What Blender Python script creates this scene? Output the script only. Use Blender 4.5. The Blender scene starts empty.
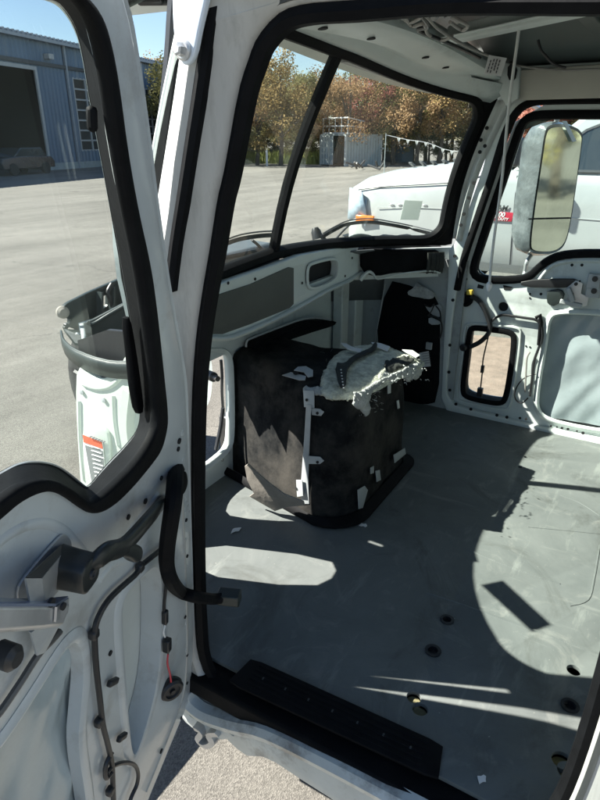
import bpy, bmesh, math, random
from mathutils import Vector as V, Matrix, noise
from mathutils.bvhtree import BVHTree
from mathutils.geometry import delaunay_2d_cdt
random.seed(7)
S = bpy.context.scene
COL = S.collection
PI = math.pi
GZ = -0.83                      # pavement height; the cab floor is z = 0

# ------------------------------------------------------------------ camera
YAW, PITCH, FPX = math.radians(59.0), math.radians(-23.6), 600.0
CAM = V((0, 0, 1.22))
FW = V((math.sin(YAW) * math.cos(PITCH), math.cos(YAW) * math.cos(PITCH), math.sin(PITCH)))
RT = V((math.cos(YAW), -math.sin(YAW), 0))
UP = RT.cross(FW)
def ray(x, y): return FW * FPX + RT * (x - 300) + UP * (400 - y)
def onP(x, y, p, n):
    r = ray(x, y); n = V(n)
    return CAM + r * ((V(p) - CAM).dot(n) / r.dot(n))
def onX(x, y, v): return onP(x, y, (v, 0, 0), (1, 0, 0))
def onY(x, y, v): return onP(x, y, (0, v, 0), (0, 1, 0))
def onZ(x, y, v): return onP(x, y, (0, 0, v), (0, 0, 1))
cd = bpy.data.cameras.new('camera'); cam = bpy.data.objects.new('camera', cd); COL.objects.link(cam)
cd.sensor_fit = 'VERTICAL'; cd.sensor_height = 36; cd.lens = 36 * FPX / 800
cd.clip_start = 0.02; cd.clip_end = 2000
cam.matrix_world = Matrix(((RT.x, UP.x, -FW.x, CAM.x), (RT.y, UP.y, -FW.y, CAM.y), (RT.z, UP.z, -FW.z, CAM.z), (0, 0, 0, 1)))
S.camera = cam

# ------------------------------------------------------------------ materials
def newmat(name):
    m = bpy.data.materials.new(name); m.use_nodes = True
    nt = m.node_tree; nt.nodes.clear()
    return m, nt, nt.nodes, nt.links
def M(name, col, rough=.5, metal=0., var=.12, vs=6., bump=0., bs=60., dirt=None, ds=3., dthr=(.55, .75), coat=0., spec=.5, rvar=.0, stretch=None):
    m, nt, N, L = newmat(name)
    out = N.new('ShaderNodeOutputMaterial'); b = N.new('ShaderNodeBsdfPrincipled'); L.new(b.outputs[0], out.inputs[0])
    tc = N.new('ShaderNodeTexCoord'); src = tc.outputs['Object']
    if stretch:
        mp = N.new('ShaderNodeMapping'); mp.inputs['Scale'].default_value = stretch; L.new(src, mp.inputs[0]); src = mp.outputs[0]
    nz = N.new('ShaderNodeTexNoise'); nz.inputs['Scale'].default_value = vs; nz.inputs['Detail'].default_value = 8; nz.inputs['Roughness'].default_value = .65
    L.new(src, nz.inputs['Vector'])
    r = N.new('ShaderNodeValToRGB'); L.new(nz.outputs[0], r.inputs[0])
    c = V(col)
    r.color_ramp.elements[0].position = .3; r.color_ramp.elements[1].position = .7
    r.color_ramp.elements[0].color = (*(c * (1 - var)), 1); r.color_ramp.elements[1].color = (*[min(1, k * (1 + var)) for k in col], 1)
    cs = r.outputs[0]
    if dirt:
        n2 = N.new('ShaderNodeTexNoise'); n2.inputs['Scale'].default_value = ds; n2.inputs['Detail'].default_value = 10; n2.inputs['Roughness'].default_value = .7
        L.new(src, n2.inputs['Vector'])
        r2 = N.new('ShaderNodeValToRGB'); L.new(n2.outputs[0], r2.inputs[0])
        r2.color_ramp.elements[0].position, r2.color_ramp.elements[1].position = dthr
        r2.color_ramp.elements[0].color = (0, 0, 0, 1); r2.color_ramp.elements[1].color = (1, 1, 1, 1)
        mx = N.new('ShaderNodeMix'); mx.data_type = 'RGBA'
        L.new(r2.outputs[0], mx.inputs['Factor']); L.new(cs, mx.inputs[6]); mx.inputs[7].default_value = (*dirt, 1)
        cs = mx.outputs[2]
    L.new(cs, b.inputs['Base Color'])
    b.inputs['Roughness'].default_value = rough; b.inputs['Metallic'].default_value = metal
    b.inputs['Specular IOR Level'].default_value = spec
    if coat: b.inputs['Coat Weight'].default_value = coat; b.inputs['Coat Roughness'].default_value = .08
    if rvar:
        mr = N.new('ShaderNodeMapRange'); L.new(nz.outputs[0], mr.inputs[0])
        mr.inputs[3].default_value = max(.02, rough - rvar); mr.inputs[4].default_value = rough + rvar
        L.new(mr.outputs[0], b.inputs['Roughness'])
    if bump:
        n3 = N.new('ShaderNodeTexNoise'); n3.inputs['Scale'].default_value = bs; n3.inputs['Detail'].default_value = 6
        L.new(src, n3.inputs['Vector'])
        bp = N.new('ShaderNodeBump'); bp.inputs['Strength'].default_value = bump; bp.inputs['Distance'].default_value = .01
        L.new(n3.outputs[0], bp.inputs['Height']); L.new(bp.outputs[0], b.inputs['Normal'])
    return m
def glassmat(name, tint, ior=1.5, dust=.03, gl=1.0, rough=0.):
    m, nt, N, L = newmat(name)
    out = N.new('ShaderNodeOutputMaterial')
    t = N.new('ShaderNodeBsdfTransparent'); t.inputs[0].default_value = (*tint, 1)
    g = N.new('ShaderNodeBsdfGlossy'); g.inputs['Roughness'].default_value = rough; g.inputs[0].default_value = (gl, gl, gl, 1)
    lw = N.new('ShaderNodeLayerWeight'); lw.inputs[0].default_value = .5
    pw = N.new('ShaderNodeMath'); pw.operation = 'POWER'; pw.inputs[1].default_value = 5; L.new(lw.outputs['Facing'], pw.inputs[0])
    r0 = ((ior - 1) / (ior + 1)) ** 2
    f = N.new('ShaderNodeMath'); f.operation = 'MULTIPLY_ADD'; f.inputs[1].default_value = 1 - r0; f.inputs[2].default_value = r0; L.new(pw.outputs[0], f.inputs[0])
    mx = N.new('ShaderNodeMixShader'); L.new(f.outputs[0], mx.inputs[0]); L.new(t.outputs[0], mx.inputs[1]); L.new(g.outputs[0], mx.inputs[2])
    d = N.new('ShaderNodeBsdfDiffuse'); d.inputs[0].default_value = (.6, .62, .58, 1)
    nz = N.new('ShaderNodeTexNoise'); nz.inputs['Scale'].default_value = 5; nz.inputs['Detail'].default_value = 8
    tc = N.new('ShaderNodeTexCoord'); L.new(tc.outputs['Object'], nz.inputs['Vector'])
    mr = N.new('ShaderNodeMapRange'); mr.inputs[1].default_value = .35; mr.inputs[2].default_value = .8; mr.inputs[3].default_value = dust * .4; mr.inputs[4].default_value = dust * 2
    L.new(nz.outputs[0], mr.inputs[0])
    m2 = N.new('ShaderNodeMixShader'); L.new(mr.outputs[0], m2.inputs[0]); L.new(mx.outputs[0], m2.inputs[1]); L.new(d.outputs[0], m2.inputs[2])
    L.new(m2.outputs[0], out.inputs[0])
    return m

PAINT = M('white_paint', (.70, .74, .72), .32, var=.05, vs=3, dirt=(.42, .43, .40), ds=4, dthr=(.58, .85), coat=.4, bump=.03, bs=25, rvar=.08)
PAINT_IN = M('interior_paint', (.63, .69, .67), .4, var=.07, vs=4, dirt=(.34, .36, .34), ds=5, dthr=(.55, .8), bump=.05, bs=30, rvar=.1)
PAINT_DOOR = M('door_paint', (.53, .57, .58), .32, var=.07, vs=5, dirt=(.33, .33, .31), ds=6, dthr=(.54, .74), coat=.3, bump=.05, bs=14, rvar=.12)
PRIMER = M('grey_primer', (.36, .40, .40), .55, var=.12, vs=5, dirt=(.2, .2, .2), ds=6)
ROOFIN = M('roof_paint', (.10, .125, .125), .5, var=.12, vs=3)
RUBBER = M('black_rubber', (.006, .0065, .0075), .65, var=.3, vs=20, bump=.06, bs=120, dirt=(.012, .012, .012), ds=9, dthr=(.55, .9), spec=.10)
RUBBER2 = M('worn_rubber', (.05, .055, .055), .6, var=.35, vs=14, bump=.15, bs=60, stretch=(1, 1, .15))
BLACKP = M('black_plastic', (.018, .019, .021), .42, var=.2, vs=12, bump=.03, bs=200)
GREYP = M('grey_green_plastic', (.018, .026, .025), .42, var=.2, vs=6, bump=.05, bs=200, dirt=(.035, .04, .038), ds=7, dthr=(.6, .8))
GREYP2 = M('worn_grey_plastic', (.028, .038, .037), .42, var=.2, vs=8, bump=.05, bs=200, dirt=(.05, .055, .052), ds=7, dthr=(.6, .8))
HANDLEP = M('handle_plastic', (.016, .019, .019), .38, var=.1, vs=14, bump=.03, bs=250)
FLOORM = M('floor_paint', (.13, .15, .138), .6, var=.16)
DARKUND = M('underbody', (.012, .012, .013), .8)
QUILT = M('black_insulation', (.014, .0155, .0165), .85, var=.5, vs=9, bump=.8, bs=14, dirt=(.05, .047, .042), ds=4.5, dthr=(.44, .68), spec=.06)
QUILTB = M('clean_black_insulation', (.006, .007, .008), .8, var=.4, vs=9, bump=.6, bs=16, spec=.1)
FIBRE = M('torn_fibre', (.125, .118, .108), .95, var=.45, vs=16, bump=.8, bs=150, dirt=(.02, .02, .02), ds=9, dthr=(.5, .72), spec=.1)
FIBREL = M('sunlit_tone_fibre', (.62, .64, .54), .95, var=.35, vs=40, bump=.9, bs=90, dirt=(.22, .24, .19), ds=16, dthr=(.52, .72), spec=.1)  # mid-grey padding coloured paler in place of sunlight on it
FLUFF = M('white_fluff', (.42, .44, .43), .95, var=.25, vs=40, bump=.8, bs=80, spec=.1)
SCRIM = M('dark_scrim', (.03, .034, .03), .8, var=.3, vs=20)
OLIVE = M('dark_olive_panel', (.085, .09, .08), .6, var=.12, vs=5)
ZINC = M('zinc', (.52, .53, .53), .34, .55, var=.15, vs=14, bump=.05, bs=40, rvar=.1)
TAB = M('grey_bracket', (.42, .45, .46), .45, .2, var=.12, vs=18)
STEEL = M('dark_steel', (.10, .10, .10), .45, .7, var=.2, vs=10)
TANFLAP = M('tan_flap', (.26, .24, .21), .8, var=.15, vs=12, bump=.2, bs=40)
PAPER = M('paper', (.70, .71, .70), .8, var=.05, vs=10)
INK = M('ink', (.10, .10, .11), .8)
ORANGE = M('orange_print', (.62, .12, .06), .6, var=.08)
GREYPRINT = M('grey_print', (.20, .21, .21), .6)
YELLOW = M('yellow_plastic', (.55, .42, .06), .5)
CAPY = M('dull_cap', (.20, .17, .07), .6, var=.3, vs=30)
PLUGY = M('yellow_plug', (.20, .185, .10), .6, var=.2, vs=30)
REDW = M('red_wire', (.5, .04, .06), .5)
WHITEW = M('white_cord', (.62, .64, .62), .6, var=.1, vs=40)
WIREG = M('grey_wire', (.30, .29, .27), .6)
FILM = M('vapour_film', (.38, .45, .47), .22, var=.10, vs=4, bump=.25, bs=9, dirt=(.27, .33, .35), ds=3, coat=.3, rvar=.1)
SKYP = M('sky_tinted_paint', (.66, .74, .82), .25, var=.03, coat=.5)  # blue of the reflected sky put into the white bracket paint
MIRROR = M('mirror_glass', (.72, .76, .66), .05, 1.0, var=.12, vs=5, bump=.008, bs=10, rvar=.03)
WRAP = M('mirror_housing', (.10, .115, .12), .25, var=.4, vs=10, bump=.7, bs=16, dirt=(.26, .28, .29), ds=5, dthr=(.5, .8), coat=.6)
GLASS = glassmat('door_glass', (.90, .93, .92), 1.45, .02)
GLASSW = glassmat('windshield_glass', (.90, .96, .92), 1.4, .10)
GLASSP = glassmat('passenger_glass', (.86, .92, .90), 1.3, .015)
PUWHITE = M('pickup_paint', (.40, .42, .415), .25, var=.05, vs=2, coat=.6, dirt=(.31, .32, .30), ds=3, dthr=(.55, .8))
PUGLASS = M('pickup_glass', (.03, .04, .045), .05, var=.3, vs=1, spec=.9)
PUGREY = M('pickup_trim', (.06, .065, .07), .5)
CHROME = M('chrome', (.6, .62, .64), .15, 1.0, var=.1)
LAMPG = M('headlight_glass', (.45, .58, .68), .1, var=.3, vs=9, coat=.8)
AMBER = M('amber_lens', (.85, .22, .03), .2, var=.1, coat=.5)
REDB = M('badge_red', (.52, .03, .06), .4)
TYRE = M('tyre', (.02, .02, .02), .8)
CONT = M('container_paint', (.34, .39, .39), .55, var=.12, vs=1.5, dirt=(.18, .17, .15), ds=1.3, dthr=(.6, .8))
CONTL = M('container_door_paint', (.50, .53, .52), .55, var=.15, vs=2, dirt=(.22, .2, .18), ds=1.5)
BLUE = M('blue_sheet', (.12, .185, .265), .45, .0, var=.16, vs=.6, stretch=(1, 1, .1), dirt=(.20, .25, .30), ds=.9)
BROOF = M('eave_trim', (.32, .36, .40), .5)
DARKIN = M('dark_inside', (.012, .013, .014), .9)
WINF = M('window_bars', (.42, .44, .44), .6)
WING = M('window_pane', (.05, .06, .065), .15, spec=.8)
CARG = M('dark_car_paint', (.03, .035, .04), .25, coat=.6)
BINB = M('bin_paint', (.10, .15, .20), .5)
BARK = M('bark', (.09, .075, .06), .9, bump=.5, bs=20)
GRASS = M('grass', (.26, .29, .07), .9, var=.4, vs=1.2)

PILLAR = M('sanded_pillar_paint', (.46, .465, .44), .42, var=.08, vs=26, stretch=(1, 1, .12), dirt=(.30, .30, .28), ds=30, dthr=(.5, .8), bump=.05, bs=40)
CPAINT = M('cowl_paint', (.50, .55, .50), .4, var=.05, vs=3, dirt=(.36, .37, .33), ds=5, dthr=(.58, .8), bump=.04, bs=20)
SCUFF = M('scuffed_sill_paint', (.50, .54, .53), .4, var=.12, vs=7, dirt=(.22, .22, .21), ds=9, dthr=(.5, .66), coat=.2, bump=.1, bs=30, rvar=.12)
def sticker_mat():
    m, nt, N, L = newmat('frosted_sticker'); out = N.new('ShaderNodeOutputMaterial')
    a = N.new('ShaderNodeBsdfDiffuse'); b = N.new('ShaderNodeBsdfTranslucent'); x = N.new('ShaderNodeMixShader')
    a.inputs[0].default_value = b.inputs[0].default_value = (.62, .66, .64, 1); x.inputs[0].default_value = .55
    L.new(a.outputs[0], x.inputs[1]); L.new(b.outputs[0], x.inputs[2]); L.new(x.outputs[0], out.inputs[0]); return m
STICK = sticker_mat()
def ground_material():
    m, nt, N, L = newmat('aged_asphalt')
    out = N.new('ShaderNodeOutputMaterial'); b = N.new('ShaderNodeBsdfPrincipled'); L.new(b.outputs[0], out.inputs[0])
    tc = N.new('ShaderNodeTexCoord'); o = tc.outputs['Object']
    def nz(sc, det, st=None):
        n = N.new('ShaderNodeTexNoise'); n.inputs['Scale'].default_value = sc; n.inputs['Detail'].default_value = det
        n.inputs['Roughness'].default_value = .65
        if st:
            mp = N.new('ShaderNodeMapping'); mp.inputs['Scale'].default_value = st; mp.inputs['Rotation'].default_value = (0, 0, .5); L.new(o, mp.inputs[0]); L.new(mp.outputs[0], n.inputs['Vector'])
        else: L.new(o, n.inputs['Vector'])
        return n
    def ramp(n, p, c):
        r = N.new('ShaderNodeValToRGB'); L.new(n, r.inputs[0])
        r.color_ramp.elements[0].position, r.color_ramp.elements[1].position = p
        r.color_ramp.elements[0].color, r.color_ramp.elements[1].color = [(*k, 1) for k in c]
        return r.outputs[0]
    def mul(a, c, f=1):
        x = N.new('ShaderNodeMix'); x.data_type = 'RGBA'; x.blend_type = 'MULTIPLY'; x.inputs[0].default_value = f
        L.new(a, x.inputs[6]); L.new(c, x.inputs[7]); return x.outputs[2]
    vo = N.new('ShaderNodeTexVoronoi'); vo.inputs['Scale'].default_value = 190; L.new(o, vo.inputs['Vector'])
    sp = N.new('ShaderNodeSeparateColor'); L.new(vo.outputs['Color'], sp.inputs[0])
    base = ramp(sp.outputs[0], (.0, 1), ((.142, .133, .118), (.30, .282, .25)))
    big = ramp(nz(.35, 8).outputs[0], (.3, .7), ((.72, .72, .72), (1, 1, 1)))
    streak = ramp(nz(.6, 6, (.12, 1.6, 1)).outputs[0], (.38, .6), ((.74, .74, .73), (1, 1, 1)))
    mid = ramp(nz(5, 8).outputs[0], (.3, .7), ((.82, .82, .82), (1, 1, 1)))
    stain = ramp(nz(.9, 4).outputs[0], (.24, .36), ((.45, .44, .42), (1, 1, 1)))
    crack = N.new('ShaderNodeTexVoronoi'); crack.feature = 'DISTANCE_TO_EDGE'; crack.inputs['Scale'].default_value = .22
    wob = N.new('ShaderNodeVectorMath'); wob.operation = 'MULTIPLY_ADD'; wob.inputs[1].default_value = (1.2, 1.2, 1.2); L.new(nz(1.2, 5).outputs['Color'], wob.inputs[0]); L.new(o, wob.inputs[2]); L.new(wob.outputs[0], crack.inputs['Vector'])
    ck = ramp(crack.outputs['Distance'], (.0, .004), ((.5, .5, .5), (1, 1, 1)))
    c = mul(mul(mul(mul(mul(base, big), streak), mid), stain), ck)
    L.new(c, b.inputs['Base Color']); b.inputs['Roughness'].default_value = .9
    bp = N.new('ShaderNodeBump'); bp.inputs['Strength'].default_value = .5; bp.inputs['Distance'].default_value = .004
    L.new(vo.outputs['Distance'], bp.inputs['Height']); L.new(bp.outputs[0], b.inputs['Normal'])
    return m
def leafmat(name, c1, c2, c3):
    m, nt, N, L = newmat(name)
    out = N.new('ShaderNodeOutputMaterial'); b = N.new('ShaderNodeBsdfPrincipled'); L.new(b.outputs[0], out.inputs[0])
    tc = N.new('ShaderNodeTexCoord'); n = N.new('ShaderNodeTexNoise'); n.inputs['Scale'].default_value = 1.1; n.inputs['Detail'].default_value = 9; n.inputs['Roughness'].default_value = .8
    L.new(tc.outputs['Object'], n.inputs['Vector'])
    oi = N.new('ShaderNodeObjectInfo'); ad = N.new('ShaderNodeMath'); ad.operation = 'MULTIPLY_ADD'; ad.inputs[1].default_value = .3; L.new(oi.outputs['Random'], ad.inputs[0])
    L.new(n.outputs[0], ad.inputs[2])
    r = N.new('ShaderNodeValToRGB'); L.new(ad.outputs[0], r.inputs[0]); e = r.color_ramp.elements
    e[0].position = .42; e[0].color = (*c1, 1); e[1].position = .85; e[1].color = (*c3, 1)
    k = e.new(.62); k.color = (*c2, 1)
    L.new(r.outputs[0], b.inputs['Base Color']); b.inputs['Roughness'].default_value = .7
    b.inputs['Specular IOR Level'].default_value = .2
    tr = N.new('ShaderNodeBsdfTranslucent'); L.new(r.outputs[0], tr.inputs[0]); ms = N.new('ShaderNodeMixShader'); ms.inputs[0].default_value = .35
    L.new(b.outputs[0], ms.inputs[1]); L.new(tr.outputs[0], ms.inputs[2]); L.new(ms.outputs[0], out.inputs[0])
    return m

def floor_material():
    m, nt, N, L = newmat('worn_floor_paint')
    out = N.new('ShaderNodeOutputMaterial'); b = N.new('ShaderNodeBsdfPrincipled'); L.new(b.outputs[0], out.inputs[0])
    tc = N.new('ShaderNodeTexCoord'); o = tc.outputs['Object']
    def nz(sc, det, st=(1, 1, 1), rot=0., dist=0.):
        mp = N.new('ShaderNodeMapping'); mp.inputs['Scale'].default_value = st; mp.inputs['Rotation'].default_value = (0, 0, rot); L.new(o, mp.inputs[0])
        n = N.new('ShaderNodeTexNoise'); n.inputs['Scale'].default_value = sc; n.inputs['Detail'].default_value = det; n.inputs['Roughness'].default_value = .68; n.inputs['Distortion'].default_value = dist
        L.new(mp.outputs[0], n.inputs['Vector']); return n.outputs[0]
    def ramp(n, p, c):
        r = N.new('ShaderNodeValToRGB'); L.new(n, r.inputs[0]); e = r.color_ramp.elements
        e[0].position, e[1].position = p; e[0].color, e[1].color = [(*k, 1) for k in c]; return r.outputs[0]
    def mix(f, a, c):
        x = N.new('ShaderNodeMix'); x.data_type = 'RGBA'; L.new(f, x.inputs[0]); L.new(a, x.inputs[6]); x.inputs[7].default_value = (*c, 1); return x.outputs[2]
    g0, g1 = (0, 0, 0), (1, 1, 1)
    c = ramp(nz(3.5, 10, dist=.6), (.3, .7), ((.100, .113, .112), (.155, .170, .165)))
    c = mix(ramp(nz(6, 10, dist=1.5), (.56, .70), (g0, (.65,) * 3)), c, (.22, .23, .215))       # chalky scuffs
    c = mix(ramp(nz(14, 6, (.18, 1, 1), .5), (.58, .68), (g0, (.6,) * 3)), c, (.23, .25, .235))  # rubbed scratches
    c = mix(ramp(nz(11, 6, (1, .14, 1), -.35), (.60, .70), (g0, (.5,) * 3)), c, (.23, .245, .23))
    c = mix(ramp(nz(2.2, 8, dist=2), (.54, .72), (g0, (.85,) * 3)), c, (.062, .066, .06))       # oily dirt
    c = mix(ramp(nz(9, 9, dist=1), (.68, .74), (g0, (.8,) * 3)), c, (.11, .085, .06))           # rusty spots
    c = mix(ramp(nz(90, 3), (.70, .74), (g0, (.8,) * 3)), c, (.33, .34, .31))                   # grit
    L.new(c, b.inputs['Base Color']); b.inputs['Specular IOR Level'].default_value = .3
    mr = N.new('ShaderNodeMapRange'); L.new(nz(5, 8), mr.inputs[0]); mr.inputs[3].default_value = .38; mr.inputs[4].default_value = .8; L.new(mr.outputs[0], b.inputs['Roughness'])
    bp = N.new('ShaderNodeBump'); bp.inputs['Strength'].default_value = .16; bp.inputs['Distance'].default_value = .006; L.new(nz(9, 10, dist=.5), bp.inputs['Height']); L.new(bp.outputs[0], b.inputs['Normal'])
    return m
FLOORM = floor_material()
# ------------------------------------------------------------------ mesh helpers
def wl(o):
    p = V((0, 0, 0))
    while o: p += o.location; o = o.parent
    return p
def finish(name, me, mat, parent=None, smooth=35, bevel=0., seg=2, tag=None):
    if parent: me.transform(Matrix.Translation(-wl(parent)))
    if mat: me.materials.append(mat)
    if smooth:
        for p in me.polygons: p.use_smooth = True
        me.set_sharp_from_angle(angle=math.radians(smooth))
    o = bpy.data.objects.new(name, me); COL.objects.link(o)
    if parent: o.parent = parent
    if bevel:
        b = o.modifiers.new('bevel', 'BEVEL'); b.width = bevel; b.segments = seg; b.limit_method = 'ANGLE'; b.angle_limit = math.radians(40)
    if tag: set_tag(o, *tag)
    return o
def set_tag(o, label=None, cat=None, group=None, kind=None):
    if label: o['label'] = label
    if cat: o['category'] = cat
    if group: o['group'] = group
    if kind: o['kind'] = kind
def empty(name, loc, label, cat, group=None):
    o = bpy.data.objects.new(name, None); COL.objects.link(o); o.location = loc; o.empty_display_size = .1
    set_tag(o, label, cat, group); return o
def catmull(pts, n=8, closed=False):
    P = [V(p) for p in pts]; out = []; k = len(P)
    rng = range(k if closed else k - 1)
    for i in rng:
        if closed: a, b, c, d = P[(i - 1) % k], P[i], P[(i + 1) % k], P[(i + 2) % k]
        else: a, b, c, d = P[max(i - 1, 0)], P[i], P[i + 1], P[min(i + 2, k - 1)]
        for j in range(n):
            t = j / n
            out.append(.5 * ((2 * b) + (c - a) * t + (2 * a - 5 * b + 4 * c - d) * t * t + (3 * b - a - 3 * c + d) * t ** 3))
    if not closed: out.append(P[-1])
    return out
def chaikin(pts, it=2, q=.25, closed=True):
    P = [tuple(p) for p in pts]
    for _ in range(it):
        o = []; k = len(P)
        if not closed: o.append(P[0])
        for i in range(k if closed else k - 1):
            a, b = P[i], P[(i + 1) % k]
            o.append(tuple(x * (1 - q) + y * q for x, y in zip(a, b))); o.append(tuple(x * q + y * (1 - q) for x, y in zip(a, b)))
        if not closed: o.append(P[-1])
        P = o
    return P
class MB:
    def __init__(s): s.v = []; s.f = []
    def add(s, vs, fs):
        k = len(s.v); s.v += [V(p) for p in vs]; s.f += [tuple(i + k for i in f) for f in fs]; return s
    def box(s, c, size, rot=None):
        x, y, z = [k / 2 for k in size]
        vs = [V((a * x, b * y, d * z)) for a in (-1, 1) for b in (-1, 1) for d in (-1, 1)]
        if rot is not None: vs = [rot @ p for p in vs]
        c = V(c)
        return s.add([c + p for p in vs], [(0, 1, 3, 2), (4, 6, 7, 5), (0, 4, 5, 1), (2, 3, 7, 6), (0, 2, 6, 4), (1, 5, 7, 3)])
    def bar(s, a, b, w, h, up=(0, 0, 1)):
        a, b = V(a), V(b); t = (b - a).normalized(); sd = t.cross(V(up)).normalized(); u = sd.cross(t)
        R = Matrix((sd, t, u)).transposed()
        return s.box((a + b) / 2, (w, (b - a).length, h), R)
    def tube(s, pts, r, seg=8, closed=False, flat=1.0):
        P = [V(p) for p in pts]; n = len(P); up = V((.31, .22, .93)); rings = []; prev = None
        for i in range(n):
            a = P[(i - 1) % n] if closed else P[max(i - 1, 0)]; b = P[(i + 1) % n] if closed else P[min(i + 1, n - 1)]
            t = (b - a).normalized()
            if prev is None:
                u = t.cross(up).normalized()
            else:
                u = (prev - t * prev.dot(t)).normalized()
            prev = u; w = t.cross(u)
            rr = r(i / max(1, n - 1)) if callable(r) else r
            rings.append([P[i] + u * rr * math.cos(2 * PI * k / seg) + w * rr * flat * math.sin(2 * PI * k / seg) for k in range(seg)])
        return s.rings(rings, closed, cap=not closed)
    def rings(s, R, closed=False, cap=True):
        n, m = len(R), len(R[0]); vs = [p for r in R for p in r]; fs = []
        for i in range(n if closed else n - 1):
            j = (i + 1) % n
            for k in range(m):
                q = (k + 1) % m
                fs.append((i * m + k, i * m + q, j * m + q, j * m + k))
        if cap and not closed: fs += [tuple(range(m))[::-1], tuple((n - 1) * m + k for k in range(m))]
        return s.add(vs, fs)
    def sweep(s, path, nrm, prof, closed=True):
        """prof: (side, normal) offsets swept along the path; nrm is a vector or a list of vectors"""
        P = [V(p) for p in path]; n = len(P); R = []
        for i in range(n):
            a = P[(i - 1) % n] if closed else P[max(i - 1, 0)]; b = P[(i + 1) % n] if closed else P[min(i + 1, n - 1)]
            t = (b - a).normalized(); N = V(nrm[i]) if isinstance(nrm, list) else V(nrm)
            sd = N.cross(t).normalized()
            R.append([P[i] + sd * x + N * y for x, y in prof])
        return s.rings(R, closed, cap=not closed)
    def grid(s, rows):
        n, m = len(rows), len(rows[0])
        return s.add([p for r in rows for p in r], [(i * m + k, i * m + k + 1, (i + 1) * m + k + 1, (i + 1) * m + k) for i in range(n - 1) for k in range(m - 1)])
    def cyl(s, a, b, r, seg=16, r2=None):
        a, b = V(a), V(b); t = (b - a).normalized(); u = t.orthogonal().normalized(); w = t.cross(u); r2 = r if r2 is None else r2
        return s.rings([[p + u * q * math.cos(2 * PI * k / seg) + w * q * math.sin(2 * PI * k / seg) for k in range(seg)] for p, q in ((a, r), (b, r2))])
    def lathe(s, a, axis, prof, seg=24):
        a = V(a); t = V(axis).normalized(); u = t.orthogonal().normalized(); w = t.cross(u)
        return s.rings([[a + t * h + u * r * math.cos(2 * PI * k / seg) + w * r * math.sin(2 * PI * k / seg) for k in range(seg)] for r, h in prof])
    def islands(s):
        par = list(range(len(s.v)))
        def find(a):
            while par[a] != a: par[a] = par[par[a]]; a = par[a]
            return a
        for f in s.f:
            for i in f[1:]: par[find(i)] = find(f[0])
        g = {}
        for f in s.f: g.setdefault(find(f[0]), []).append(f)
        out = []
        for fl in g.values():
            ids = sorted({i for f in fl for i in f}); mp = {i: k for k, i in enumerate(ids)}; m = MB()
            m.v = [s.v[i] for i in ids]; m.f = [tuple(mp[i] for i in f) for f in fl]; out.append(m)
        return out
    def build(s, name, mat, parent=None, smooth=35, bevel=0., seg=2, tag=None, solid=0.):
        if name in SPLIT:
            il = s.islands()
            if len(il) > 1 and SPLIT[name] == 'all': return [m.build1(name, mat, parent, smooth, bevel, seg, tag, solid) for m in il][0]
            if len(il) > 1: s = max(il, key=lambda m: len(m.f))
        return s.build1(name, mat, parent, smooth, bevel, seg, tag, solid)
    def build1(s, name, mat, parent=None, smooth=35, bevel=0., seg=2, tag=None, solid=0.):
        me = bpy.data.meshes.new(name); me.from_pydata([tuple(p) for p in s.v], [], s.f); me.update()
        bm = bmesh.new(); bm.from_mesh(me); bmesh.ops.recalc_face_normals(bm, faces=bm.faces); bm.to_mesh(me); bm.free()
        o = finish(name, me, mat, parent, smooth, bevel, seg, tag)
        if solid:
            m = o.modifiers.new('solid', 'SOLIDIFY'); m.thickness = solid; m.offset = 0
        return o
class Fr:                                            # a plane with 2D coordinates; n faces the viewer side
    def __init__(s, o, a, b, n=None):
        s.o, s.a, s.b = V(o), V(a).normalized(), V(b).normalized(); s.n = V(n).normalized() if n else s.a.cross(s.b)
    def px(s, x, y, off=0.):
        p = onP(x, y, s.o + s.n * off, s.n) - s.o; return (p.dot(s.a), p.dot(s.b))
    def P(s, u, v, h=0.): return s.o + s.a * u + s.b * v + s.n * h
    def L(s, pts, off=0.):                           # ('w', u, v) entries are plane coordinates, the rest traced points
        return [(p[1], p[2]) if p[0] == 'w' else s.px(*p, off) for p in pts]
    def pt(s, x, y, h=0.): u = s.px(x, y, h); return s.P(*u, h)
def FX(X): return Fr((X, 0, 0), (0, 1, 0), (0, 0, 1), (-1, 0, 0))
def FY(Y): return Fr((0, Y, 0), (1, 0, 0), (0, 0, 1), (0, -1, 0))
def FZ(z): return Fr((0, 0, z), (1, 0, 0), (0, 1, 0), (0, 0, 1))
def plate(name, fr, outer, holes, th, mat, parent=None, bev=0.0, front=0.0, smooth=30, tag=None, warp=None):
    cu = bpy.data.curves.new('tmp', 'CURVE'); cu.dimensions = '2D'; cu.fill_mode = 'BOTH'
    cu.extrude = max(1e-5, th / 2 - bev); cu.bevel_depth = bev; cu.bevel_resolution = 2; cu.offset = -bev
    for pl in [outer] + list(holes):
        sp = cu.splines.new('POLY'); sp.points.add(len(pl) - 1); sp.use_cyclic_u = True
        for q, p in zip(sp.points, pl): q.co = (p[0], p[1], 0, 1)
    ob = bpy.data.objects.new('tmp', cu); COL.objects.link(ob)
    dg = bpy.context.evaluated_depsgraph_get(); dg.update()
    me = bpy.data.meshes.new_from_object(ob.evaluated_get(dg)); bpy.data.objects.remove(ob); bpy.data.curves.remove(cu)
    me.name = name
    bm = bmesh.new(); bm.from_mesh(me); bmesh.ops.remove_doubles(bm, verts=bm.verts, dist=1e-5)
    for v in bm.verts:
        h = v.co.z - th / 2 + front
        v.co = fr.P(v.co.x, v.co.y, h + (warp(v.co.x, v.co.y) if warp else 0))
    bmesh.ops.recalc_face_normals(bm, faces=bm.faces); bm.to_mesh(me); bm.free()
    return finish(name, me, mat, parent, smooth, tag=tag)
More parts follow.
